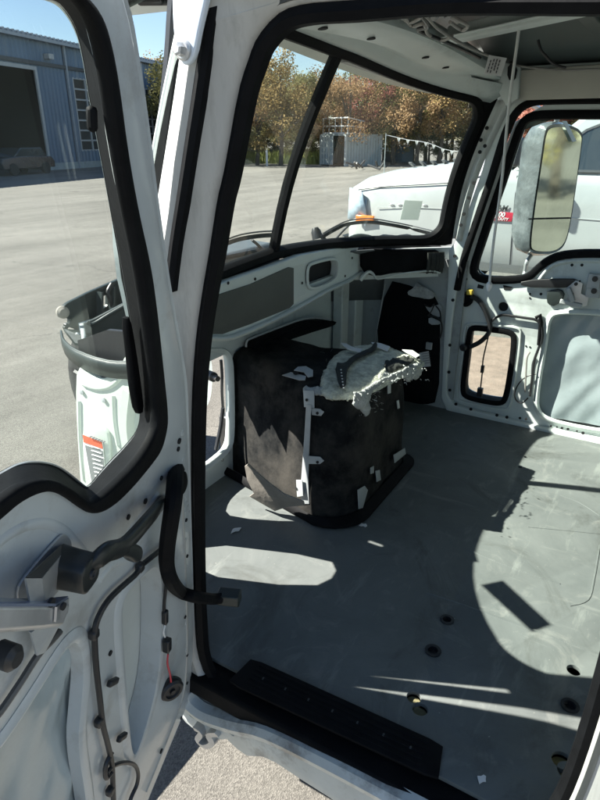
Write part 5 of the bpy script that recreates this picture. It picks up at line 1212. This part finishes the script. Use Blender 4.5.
# dark hall behind the garage opening
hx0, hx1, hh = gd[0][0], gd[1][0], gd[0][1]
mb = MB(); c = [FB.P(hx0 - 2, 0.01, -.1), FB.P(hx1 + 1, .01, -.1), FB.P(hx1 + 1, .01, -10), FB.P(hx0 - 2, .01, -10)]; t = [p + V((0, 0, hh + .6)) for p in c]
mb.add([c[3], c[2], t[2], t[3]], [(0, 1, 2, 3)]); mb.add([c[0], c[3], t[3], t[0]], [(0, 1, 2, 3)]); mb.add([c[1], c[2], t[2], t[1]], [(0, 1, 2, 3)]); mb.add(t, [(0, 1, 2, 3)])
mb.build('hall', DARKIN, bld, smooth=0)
mb = MB().box(FB.P(hx1 + .1, hh / 2, .05), (.22, .12, hh), RB).box(FB.P((hx0 + hx1) / 2, hh + .1, .05), (hx1 - hx0 + .4, .12, .22), RB); mb.build('door_frame', WINF, bld)
for w in (w1, w2):
    W = MB().box(FB.P((w[0][0] + w[1][0]) / 2, (w[0][1] + w[2][1]) / 2, -.05), (w[1][0] - w[0][0], .04, w[0][1] - w[2][1]), RB).build('window', WING, bld, smooth=0)
    mb = MB()
    for i in range(4): u = w[0][0] + (w[1][0] - w[0][0]) * i / 3; mb.box(FB.P(u, (w[0][1] + w[2][1]) / 2, .0), (.13, .10, w[0][1] - w[2][1]), RB)
    for i in range(8): v = w[2][1] + (w[0][1] - w[2][1]) * i / 7; mb.box(FB.P((w[0][0] + w[1][0]) / 2, v, .0), (w[1][0] - w[0][0], .08, .11), RB)
    mb.build('window_bars', WINF, W, smooth=0)
# dark pickup standing in front of the garage opening
def car_body(root, O, ax, ay, prof, wid, mat, nm='body'):
    """side profile (along, up) extruded across, edges rounded by a narrower top"""
    R = []
    for s, k in ((-.5, .93), (-.44, 1), (.44, 1), (.5, .93)):
        cx = sum(p[0] for p in prof) / len(prof); cz = sum(p[1] for p in prof) / len(prof)
        R.append([O + ax * (cx + (p[0] - cx) * (.985 if k < 1 else 1)) + ay * (wid * s * (1 if p[1] < 1.0 else .86)) + V((0, 0, cz + (p[1] - cz) * (.97 if k < 1 else 1))) for p in prof])
    return MB().rings(R).build(nm, mat, root, smooth=30, bevel=.04, seg=2)
O = FB.P(hx1 - 2.6, 0, 1.6)
pk = empty('parked_car', tuple(O), 'dark car standing before the garage opening of the blue building', 'car')
car_body(pk, O, -wd, wn, [(-.2, .35), (4.3, .35), (4.4, .7), (4.3, .95), (3.2, 1.02), (2.7, 1.05), (-.1, 1.0), (-.25, .7)], 1.8, CARG)
car_body(pk, O, -wd, wn, [(.2, 1.0), (3.2, 1.0), (2.5, 1.5), (.7, 1.52)], 1.7, PUGLASS, 'cabin')
for u in (.7, 3.5):
    for s in (-.85, .85): MB().lathe(O - wd * u + wn * s + V((0, 0, .34)), wn, [(.2, -.1), (.34, -.09), (.34, .09), (.2, .1)], 20).build('wheel', TYRE, pk)
# shipping container with an open door and a rack on its roof
P1 = onZ(345, 166.5, GZ); v_ = V((P1.x, P1.y, 0)).normalized(); l_ = V((-v_.y, v_.x, 0)); th = math.radians(47)
e_ = l_ * math.cos(th) + v_ * math.sin(th); s_ = -l_ * math.sin(th) + v_ * math.cos(th)
dist = (P1 - CAM).length; Hc = (166.5 - 134.5) / 29.0 * 2.05
Wc, Lc = 2.3 * dist / 40, 3.1 * dist / 40
ct = empty('shipping_container', tuple(P1 + (e_ * Wc + s_ * Lc) / 2), 'grey corrugated steel container with its end door open and a cage rack on the roof', 'container')
up = V((0, 0, 1))
def cribs(nm, o, a, L, nn, mat, h0=0., h1=None):
    h1 = h1 or Hc; r0 = []; r1 = []; k = int(L / .28)
    for i in range(k * 4 + 1):
        q = o + a * (L * i / (k * 4)) + nn * (0, 0, .05, .05)[i % 4]; r0.append(q + up * h0); r1.append(q + up * h1)
    MB().grid([r0, r1]).build(nm, mat, ct, smooth=0)
cribs('side_wall', P1, s_, Lc, -e_ * 1, CONT); cribs('side_wall', P1 + e_ * Wc, s_, Lc, e_, CONT)
MB().grid([[P1 + s_ * Lc, P1 + s_ * Lc + e_ * Wc], [P1 + s_ * Lc + up * Hc, P1 + s_ * Lc + e_ * Wc + up * Hc]]).build('back_wall', CONT, ct, smooth=0, solid=.04)
MB().box(P1 + (e_ * Wc + s_ * Lc) / 2 + up * Hc, (Wc + .1, Lc + .1, .1), Matrix((e_, s_, up)).transposed()).build('roof', CONT, ct)
mb = MB()
for a in (0, Wc):
    for b in (0, Lc): mb.box(P1 + e_ * a + s_ * b + up * Hc / 2, (.14, .14, Hc), Matrix((e_, s_, up)).transposed())
mb.build('corner_post', CONTL, ct)
mb = MB(); da_ = e_
mb.box(P1 + e_ * (Wc * .74) - s_ * .04 + up * Hc / 2, (Wc * .52, .06, Hc * .94), Matrix((e_, s_, up)).transposed())
dr = mb.build('door', CONTL, ct)
mb = MB()
for k in range(4):
    for j in range(5): mb.box(P1 + e_ * (Wc * (.54 + .12 * k)) - s_ * .09 + up * Hc * (.12 + .19 * j), (.10, .06, .30), Matrix((e_, s_, up)).transposed())
mb.build('door_rib', CONT, dr, smooth=0)
mb = MB()
for k in range(2): q = P1 + e_ * (Wc * (.62 + .2 * k)) - s_ * .12; mb.cyl(q + up * .1, q + up * (Hc - .15), .03, 8)
mb.build('lock_bar', ZINC, dr)
MB().box(P1 + (e_ * Wc + s_ * Lc) / 2 + up * .08, (Wc - .1, Lc - .1, .1), Matrix((e_, s_, up)).transposed()).build('container_floor', DARKIN, ct)
rk = empty('roof_rack', tuple(P1 + e_ * Wc * .5 + up * (Hc + .05)), 'white tubular cage rack standing on the container roof', 'rack')
mb = MB(); q0 = P1 + up * (Hc + .05); rh = 1.15
for k in range(5): mb.cyl(q0 + e_ * (Wc * k / 4) + s_ * .2, q0 + e_ * (Wc * k / 4) + s_ * .2 + up * rh, .035, 6); mb.cyl(q0 + e_ * (Wc * k / 4) + s_ * 1.5, q0 + e_ * (Wc * k / 4) + s_ * 1.5 + up * rh * .8, .035, 6)
mb.build('upright', ZINC, rk)
mb = MB()
for h in (.06, .5, 1.0): 
    mb.cyl(q0 + s_ * .2 + up * rh * h, q0 + e_ * Wc + s_ * .2 + up * rh * h, .05, 6); mb.cyl(q0 + s_ * .2 + up * rh * h, q0 + s_ * 1.9 + up * rh * h * .8, .04, 6)
mb.build('rail', PAPER, rk)
random.seed(3)
jk = empty('scrap_pile', tuple(onZ(372, 168, GZ)), 'low pile of dark scrap pipes and parts beside the container', 'scrap pile')
for k in range(9):
    q = onZ(350 + 4.5 * k, 169.5 + random.uniform(-1.5, 1.5), GZ)
    MB().cyl(q + V((random.uniform(-.6, .6), random.uniform(-.6, .6), .12)), q + V((random.uniform(-.6, .6), random.uniform(-.6, .6), random.uniform(.2, .6))), .07, 7).build('pipe', STEEL, jk)
bn = empty('dumpster', tuple(onZ(398, 162, GZ)), 'blue grey steel dumpster in front of the trees right of the container', 'dumpster')
q = onZ(397, 163.5, GZ); mb = MB().box(q + up * .75, (2.4, 1.4, 1.2), Matrix((e_, s_, up)).transposed()); mb.build('bin', BINB, bn, bevel=.05)
MB().box(q + up * 1.42, (2.5, 1.5, .1), Matrix((e_, s_, up)).transposed()).build('lid', PUGREY, bn, bevel=.03)
for k, (x, y) in enumerate(((267, 166), (243, 163))):
    q = onZ(x, y, GZ); o = MB().cyl(q, q + up * 1.1, .09, 10).lathe(q + up * 1.1, up, [(.09, 0), (.07, .06), (.001, .09)], 10).build('bollard', PAPER, None)
    set_tag(o, ('white bollard at the grass edge nearer the container', 'white bollard at the grass edge farther from the container')[k], 'bollard', 'bollards at the grass edge')
# string of white pennants
pn = empty('pennant_string', tuple(onZ(430, 165, GZ)), 'string of white pennants hung before the trees', 'pennants')
pp_ = [onP(x, y, V((38, 14, 0)), V((.9, .43, 0))) for x, y in ((386, 135), (399, 138), (408, 140), (417, 141), (426, 142.5), (434, 145), (443, 149), (452, 151), (462, 152))]
MB().tube(pp_, .02, 5).build('line', PAPER, pn)
rv = V((.34, .94, 0)).normalized()
for k, q in enumerate(pp_[1:-1]):
    w_ = .13; MB().add([q - rv * w_, q + rv * w_, q - up * .26], [(0, 1, 2)]).build('pennant', PUWHITE, pn, smooth=0, solid=.01)
for q in (pp_[0], pp_[-1]): MB().cyl(V((q.x, q.y, GZ)), q + up * .1, .025, 6).build('pole', CONT, pn)
# grass strip with blades
random.seed(2)
ga, gb_ = onZ(225, 163, GZ), onZ(316, 164.5, GZ); gdv = (gb_ - ga); gl = V((gdv.x, gdv.y, 0)); gp = V((-gl.y, gl.x, 0)).normalized()
if gp.dot(V((1, 1, 0))) < 0: gp = -gp
mb = MB()
for k in range(9000):
    t = random.uniform(-.35, 1.0); q = ga + gdv * t + gp * (random.random() ** 1.5 * 16); q.z = GZ
    h = random.uniform(.4, 1.15); a = random.uniform(0, 6.3); d = V((math.cos(a), math.sin(a), 0)) * .09
    mb.add([q - d, q + d, q + up * h + V((random.uniform(-.2, .2), random.uniform(-.2, .2), 0))], [(0, 1, 2)])
gr = mb.build('grass', GRASS, None, smooth=0); gr['kind'] = 'stuff'
# trees
LEAF = [leafmat('leaf_olive', (.075, .080, .034), (.17, .165, .065), (.30, .25, .10)), leafmat('leaf_rust', (.12, .085, .05), (.28, .175, .09), (.42, .29, .15)),
        leafmat('leaf_green', (.035, .050, .020), (.10, .115, .045), (.21, .19, .08)), leafmat('leaf_red', (.12, .06, .05), (.40, .15, .12), (.52, .26, .19)), leafmat('leaf_gold', (.10, .08, .03), (.30, .21, .08), (.48, .33, .14))]
def tree_mesh(seed, H=7.5, Wd=2.6, N=7000):
    random.seed(seed); mb = MB(); cl = []
    for k in range(34):
        while True:
            p = V((random.uniform(-1, 1), random.uniform(-1, 1), random.uniform(-1, 1)))
            if .15 < p.length < 1: break
        w = Wd * (1.0 if p.z < .2 else .8)
        cl.append((V((p.x * w, p.y * w, H * (.56 + .42 * p.z))), random.uniform(.35, .85)))
    for k in range(N):
        c, r = random.choice(cl); d = V((random.gauss(0, 1), random.gauss(0, 1), random.gauss(0, .8))).normalized() * (r * random.random() ** .45)
        p = c + d * 1.25; s = random.uniform(.04, .115)
        a = V((random.uniform(-1, 1), random.uniform(-1, 1), random.uniform(-1, 1))).normalized(); b = a.orthogonal().normalized()
        mb.add([p - a * s, p + b * s * .6, p + a * s, p - b * s * .6], [(0, 1, 2, 3)])
    tk = MB(); tk.tube(catmull([V((0, 0, -.1)), V((.1, .05, H * .25)), V((-.05, .1, H * .55)), V((0, 0, H * .85))], 5), lambda t: .20 * (1 - t * .85), 8)
    for k in range(7):
        c = cl[k][0]; b = V((0, 0, H * random.uniform(.2, .5))); tk.tube(catmull([b, b.lerp(c, .5) + V((0, 0, .3)), c], 4), lambda t: .08 * (1 - .8 * t), 6)
    return mb, tk
protos = []
for k in range(6):
    a, b = tree_mesh(100 + k, 7.6, 2.7 + .25 * (k % 3))
    def mk(m, nm, mat):
        me = bpy.data.meshes.new(nm); me.from_pydata([tuple(p) for p in m.v], [], m.f); me.materials.append(mat); me.update(); return me
    protos.append((a, mk(b, 'trunk', BARK), {}))
def tree(x, y, s, kind, leaf, label, group, rz=0., sz=1.):
    r = empty('tree', (x, y, GZ), label, 'tree', group); r.rotation_euler.z = rz; r.scale = (s, s, s * sz)
    a, tkm, cache = protos[kind]
    if leaf not in cache:
        me = bpy.data.meshes.new('crown'); me.from_pydata([tuple(p) for p in a.v], [], a.f); me.materials.append(LEAF[leaf]); me.update(); cache[leaf] = me
    c = bpy.data.objects.new('crown', cache[leaf]); COL.objects.link(c); c.parent = r
    t = bpy.data.objects.new('trunk', tkm); COL.objects.link(t); t.parent = r
KN = ['olive green', 'rust orange', 'dark green', 'red leaved', 'golden yellow']
random.seed(12)
azs = [46.5, 49, 51.3, 53.2, 55.2, 57.3, 59.2, 61.2, 63.2, 65.2, 67.2, 69.2, 71.2, 73.3, 75.3, 77.4, 79.6, 82, 85]
lf = [4, 0, 1, 1, 0, 4, 2, 1, 1, 3, 0, 1, 4, 2, 1, 3, 3, 0, 2]
WH = ['above the blue building roof', 'beyond the blue building end', 'beside the blue building end', 'at the head of the grass strip', 'behind the grass strip', 'behind the end of the grass strip', 'left of the container', 'behind the container door', 'right behind the container rack', 'beyond the container side', 'right of the container', 'behind the dumpster', 'behind the pennant string', 'past the pennants', 'above the pickup hood', 'beside the far windshield pillar', 'behind the far windshield pillar', 'far off behind the pickup cab', 'far off behind the pickup']
for k, (az, l) in enumerate(zip(azs, lf)):
    a = math.radians(az); R = (70 if k == 0 else 54) + random.uniform(-2.5, 2.5); s = random.uniform(.94, 1.10) * (1.22 if k == 0 else 1.0) * (.94 if az > 72 else 1)
    tree(R * math.sin(a), R * math.cos(a), s, random.randrange(6), l, f'{KN[l]} autumn tree in the row of trees {WH[k]}', 'trees of the row along the lot', random.uniform(0, 6))
for k in range(40):                                  # second row filling the gaps
    a = math.radians(48 + 1.1 * k); R = 60 + random.uniform(-1.5, 3); l = random.choice([2, 0, 2, 1, 0, 2])
    tree(R * math.sin(a), R * math.cos(a), random.uniform(.9, 1.12), random.randrange(6), l, f'{KN[l]} tree half hidden in the second row of trees', 'trees of the back row', random.uniform(0, 6))
for k in range(30):                                  # undergrowth closing the wood below the crowns
    a = math.radians(50 + 1.45 * k); R = 57 + random.uniform(-1, 2); l = random.choice([2, 0, 2])
    tree(R * math.sin(a), R * math.cos(a), random.uniform(.55, .72), random.randrange(6), l, f'{KN[l]} low sapling at the foot of the tree row', 'saplings under the trees', random.uniform(0, 6), .62)
for k in range(9):                                   # seen in the mirror, behind the truck
    a = math.radians(158 + 4.5 * k); R = 24 + random.uniform(-3, 6); l = random.choice([2, 0, 2])
    tree(R * math.sin(a), R * math.cos(a), random.uniform(.8, 1.1), random.randrange(6), l, f'{KN[l]} tree standing behind the truck, seen in its mirror', 'trees behind the truck', random.uniform(0, 6))

# ------------------------------------------------------------------ white work pickup alongside
PXC, PW = 8.42, 1.02
pu = empty('pickup_truck', (PXC, 1.0, GZ), 'white heavy duty pickup parked alongside, hood toward the trees', 'pickup')
def psec(y, zb, zs, zt, w):
    half = [(w * .90, zb), (w * .985, zb + .12), (w, zb + .45), (w * .995, (zb + zs) * .5 + .22), (w * .985, zs - .12), (w * .955, zs - .03), (w * .90, zs + .02), (w * .62, zt - .015), (w * .30, zt), (0, zt + .005)]
    L1 = [V((PXC - a, y, b)) for a, b in half]; return L1 + [V((PXC + a, y, b)) for a, b in half[:-1]][::-1]
secs = [(3.80, -.20, .26, .34, .70), (3.79, -.24, .46, .54, .82), (3.74, -.26, .60, .68, .90), (3.60, -.28, .66, .76, .965), (3.29, -.28, .69, .84, .99), (2.8, -.28, .72, .905, 1.0), (2.3, -.28, .77, .965, 1.0), (1.98, -.28, .82, 1.0, 1.0), (1.86, -.28, .85, .97, 1.0), (1.74, -.28, .86, .90, 1.0), (.6, -.28, .86, .88, 1.0), (-.9, -.28, .86, .88, 1.0), (-1.0, -.28, .86, .88, 1.0)]
MB().rings([psec(*q) for q in secs]).build('body', PUWHITE, pu, smooth=40)
MB().rings([psec(y, -.22, .74, .70, 1.0) for y in (-1.06, -1.1, -2.9, -2.95)]).build('cargo_bed', PUWHITE, pu, smooth=40)
# cab top: pillars and roof with windows set in
def gh(y, z, w): return V((PXC - w, y, z)), V((PXC + w, y, z))
rings = []
for q in ([(1.72, .86, .93), (-.92, .86, .93)], [(1.05, 1.44, .80), (-.80, 1.44, .80)], [(.86, 1.54, .72), (-.70, 1.54, .72)], [(.70, 1.57, .55), (-.6, 1.57, .55)]):
    (y0, z0, a), (y1, z1, b) = q; rings.append([V((PXC - a, y0, z0)), V((PXC + a, y0, z0)), V((PXC + b, y1, z1)), V((PXC - b, y1, z1))])
MB().rings(rings).build('cab_top', PUWHITE, pu, smooth=30, bevel=.05, seg=3)
for sgn in (-1, 1):
    X0 = PXC + sgn * .935; X1 = PXC + sgn * .812
    sp_ = Fr((X0, 0, .86), (0, 1, 0), (X1 - X0, 0, .56)); nn = V((sgn, 0, .2)).normalized(); sp_.n = sp_.a.cross(sp_.b); 
    if sp_.n.x * sgn < 0: sp_.n = -sp_.n
    for nm, q in (('side_window', [(1.50, .03), (1.30, .03), (.42, .03), (.42, .50), (.92, .50)]), ('rear_side_window', [(.32, .03), (-.70, .03), (-.66, .46), (.32, .50)])):
        wdw = plate(nm, sp_, chaikin(q, 1, .12), [], .01, PUGLASS, pu, front=.008)
        MB().sweep([sp_.P(*p, .006) for p in chaikin(q, 1, .12)], sp_.n, [(-.015, 0), (-.012, .010), (.012, .010), (.015, 0)]).build('window_trim', PUGREY, wdw)
wsf = Fr((PXC, 1.72, .87), (1, 0, 0), (0, -.67, .56))
if wsf.n.y < 0: wsf.n = -wsf.n
plate('pickup_windshield', wsf, chaikin([(-.84, .05), (.84, .05), (.72, .84), (-.72, .84)], 2, .12), [], .01, PUGLASS, pu, front=.008)
FS = Fr((PXC - 1.0, 0, 0), (0, 1, 0), (0, 0, 1), (-1, 0, 0))
# front end: grille, lamps, bumper
for s in (-1, 1):
    hl_ = MB().rings([[V((PXC + s * (.80 + .015 * k), 3.745 - .03 * k, z)) for z in (.10, .47)] + [V((PXC + s * (.99 - .01 * k), 3.46 - .0 * k, z)) for z in (.49, .16)] for k in range(2)]).build('headlight', LAMPG, pu, smooth=0)
    hp_ = MB().add([V((PXC + s * .62, 3.84, .20)), V((PXC + s * .90, 3.76, .22)), V((PXC + s * 1.012, 3.44, .29)), V((PXC + s * 1.010, 3.52, .58)), V((PXC + s * .90, 3.74, .62)), V((PXC + s * .62, 3.82, .56))], [(0, 1, 4, 5), (1, 2, 3, 4)]).build('headlight_lens', LAMPG, hl_, smooth=60, solid=.02)
    MB().box((PXC + s * 1.012, 3.46, .25), (.03, .26, .09)).build('side_marker', AMBER, pu, bevel=.01)
MB().box((PXC, 3.79, .22), (1.2, .05, .42)).build('grille', PUGREY, pu, bevel=.02)
MB().box((PXC, 3.83, .30), (1.1, .03, .06)).box((PXC, 3.83, .16), (1.1, .03, .06)).build('grille_bar', CHROME, pu, bevel=.01)
MB().rings([[V((PXC + x, y - d, z)) for z in (-.30, -.24, -.08, -.02)] for x, y, d in ((-1.02, 3.45, 0), (-.98, 3.75, 0), (-.75, 3.92, 0), (.75, 3.92, 0), (.98, 3.75, 0), (1.02, 3.45, 0))]).build('front_bumper', CHROME, pu, smooth=40, solid=.03)
# wheels and arches
for y in (2.72, -1.75):
    for s in (-1, 1):
        c = V((PXC + s * .90, y, GZ + .42))
        MB().lathe(c + V((s * .02, 0, 0)), (s, 0, 0), [(.50, -.02), (.50, .088), (.46, .094), (.001, .094)], 32).build('wheel_arch', DARKIN, pu)
        w = MB().lathe(c, (s, 0, 0), [(.25, -.12), (.36, -.13), (.415, -.1), (.42, .08), (.40, .12), (.30, .135), (.26, .12)], 32).build('tyre', TYRE, pu)
        MB().lathe(c, (s, 0, 0), [(.26, .118), (.24, .07), (.12, .05), (.10, .11), (.001, .12)], 28).build('rim', CHROME, w)
# panel gaps, handle, fender crease, hood vents, cowl, mirror
def gap(nm, pts, r=.006, mat=PUGREY, parent=pu): return MB().tube(catmull(pts, 4), r, 5).build(nm, mat, parent)
xs_ = PXC - 1.0
gap('door_gap', [V((xs_ + .045, 1.62, .83)), V((xs_ + .004, 1.60, .55)), V((xs_ - .002, 1.58, .2)), V((xs_ + .01, 1.56, -.16))])
gap('door_gap', [V((xs_ + .045, .40, .83)), V((xs_ + .004, .40, .55)), V((xs_ - .002, .40, .2)), V((xs_ + .01, .40, -.16))])
gap('hood_gap', [V((xs_ + .05, 3.60, .60)), V((xs_ + .035, 3.2, .655)), V((xs_ + .025, 2.6, .705)), V((xs_ + .03, 2.2, .755)), V((xs_ + .09, 1.95, .85))], .007)
gap('body_line', [V((xs_ + .0, 3.3, .40)), V((xs_ - .001, 2.4, .43)), V((xs_ - .001, .4, .40)), V((xs_, -.9, .38))], .004, PUWHITE)
MB().box((xs_ + .01, .58, .60), (.04, .22, .04)).build('door_handle', PUWHITE, pu, bevel=.012)
mb = MB()
for k in range(5): mb.box((PXC - .52 + .012 * k, 3.05 - .14 * k, .905 + .012 * k), (.16, .05, .02), Matrix.Rotation(.3, 3, 'Y'))
mb.build('hood_vent', PUGREY, pu, bevel=.006)
mb = MB()
for k in range(5): mb.box((xs_ + .003, 3.10 - .11 * k, .44 + .004 * k), (.012, .05, .02))
mb.build('fender_letters', CHROME, pu, bevel=.003)
pm = MB().box((xs_ - .20, 1.60, 1.08), (.22, .10, .30)).build('door_mirror', PUGREY, pu, bevel=.04, seg=3)
MB().bar((xs_ + .05, 1.58, .92), (xs_ - .16, 1.59, .98), .06, .05).build('mirror_stalk', PUGREY, pm, bevel=.01)
MB().box((PXC, 1.80, .94), (1.7, .22, .03)).build('cowl_grille', PUGREY, pu, bevel=.01)
# badge
bC = onX(497.5, 214, xs_ - .004)
FBd = Fr((xs_ - .004, bC.y, bC.z), (0, -1, 0), (0, 0, 1), (-1, 0, 0))
bg = plate('badge', FBd, [(-.17, -.075), (.17, -.075), (.19, .025), (-.15, .025)], [], .006, REDB, pu, front=.008, bev=.001)
def text(s, u, v, size, mat, parent, fr, h, shear=.2, nm='badge_letters'):
    cu = bpy.data.curves.new('t', 'FONT'); cu.body = s; cu.size = size; cu.align_x = 'CENTER'; cu.extrude = .002; cu.shear = shear; cu.offset = size * .02
    ob = bpy.data.objects.new('t', cu); COL.objects.link(ob)
    dg = bpy.context.evaluated_depsgraph_get(); dg.update()
    me = bpy.data.meshes.new_from_object(ob.evaluated_get(dg)); bpy.data.objects.remove(ob)
    for w in me.vertices: w.co = fr.P(u + w.co.x, v + w.co.y, h + w.co.z)
    return finish(nm, me, mat, parent, 0)
text('RAM', .02, .042, .085, CHROME, bg, FBd, .004)
text('5500', .01, -.028, .075, PAPER, bg, FBd, .010)
text('HEAVY DUTY', .0, -.066, .043, PAPER, bg, FBd, .010)

# ================================================================== light
SUN = V((-.43, .955, 1.0)).normalized()
sd = bpy.data.lights.new('sun', 'SUN'); sd.energy = 5.0; sd.angle = math.radians(.5); sd.color = (1, .955, .87)
so = bpy.data.objects.new('sun', sd); COL.objects.link(so); so.rotation_euler = SUN.to_track_quat('Z', 'Y').to_euler(); so.location = (0, 0, 30)
w = bpy.data.worlds.new('World'); S.world = w; w.use_nodes = True
N = w.node_tree.nodes; L = w.node_tree.links
sky = N.new('ShaderNodeTexSky'); sky.sky_type = 'NISHITA'; sky.sun_disc = False
sky.sun_elevation = math.asin(SUN.z); sky.sun_rotation = math.atan2(SUN.x, SUN.y)
sky.air_density = 1.0; sky.dust_density = .1; sky.ozone_density = 2.6
bgn = N['Background']; L.new(sky.outputs[0], bgn.inputs[0]); bgn.inputs[1].default_value = .05
S.view_settings.view_transform = 'Standard'; S.view_settings.look = 'None'; S.view_settings.gamma = 1; S.view_settings.use_curve_mapping = False
S.view_settings.exposure = 1.85
S.cycles.max_bounces = 10; S.cycles.diffuse_bounces = 3; S.cycles.transparent_max_bounces = 16
S.cycles.use_denoising = True
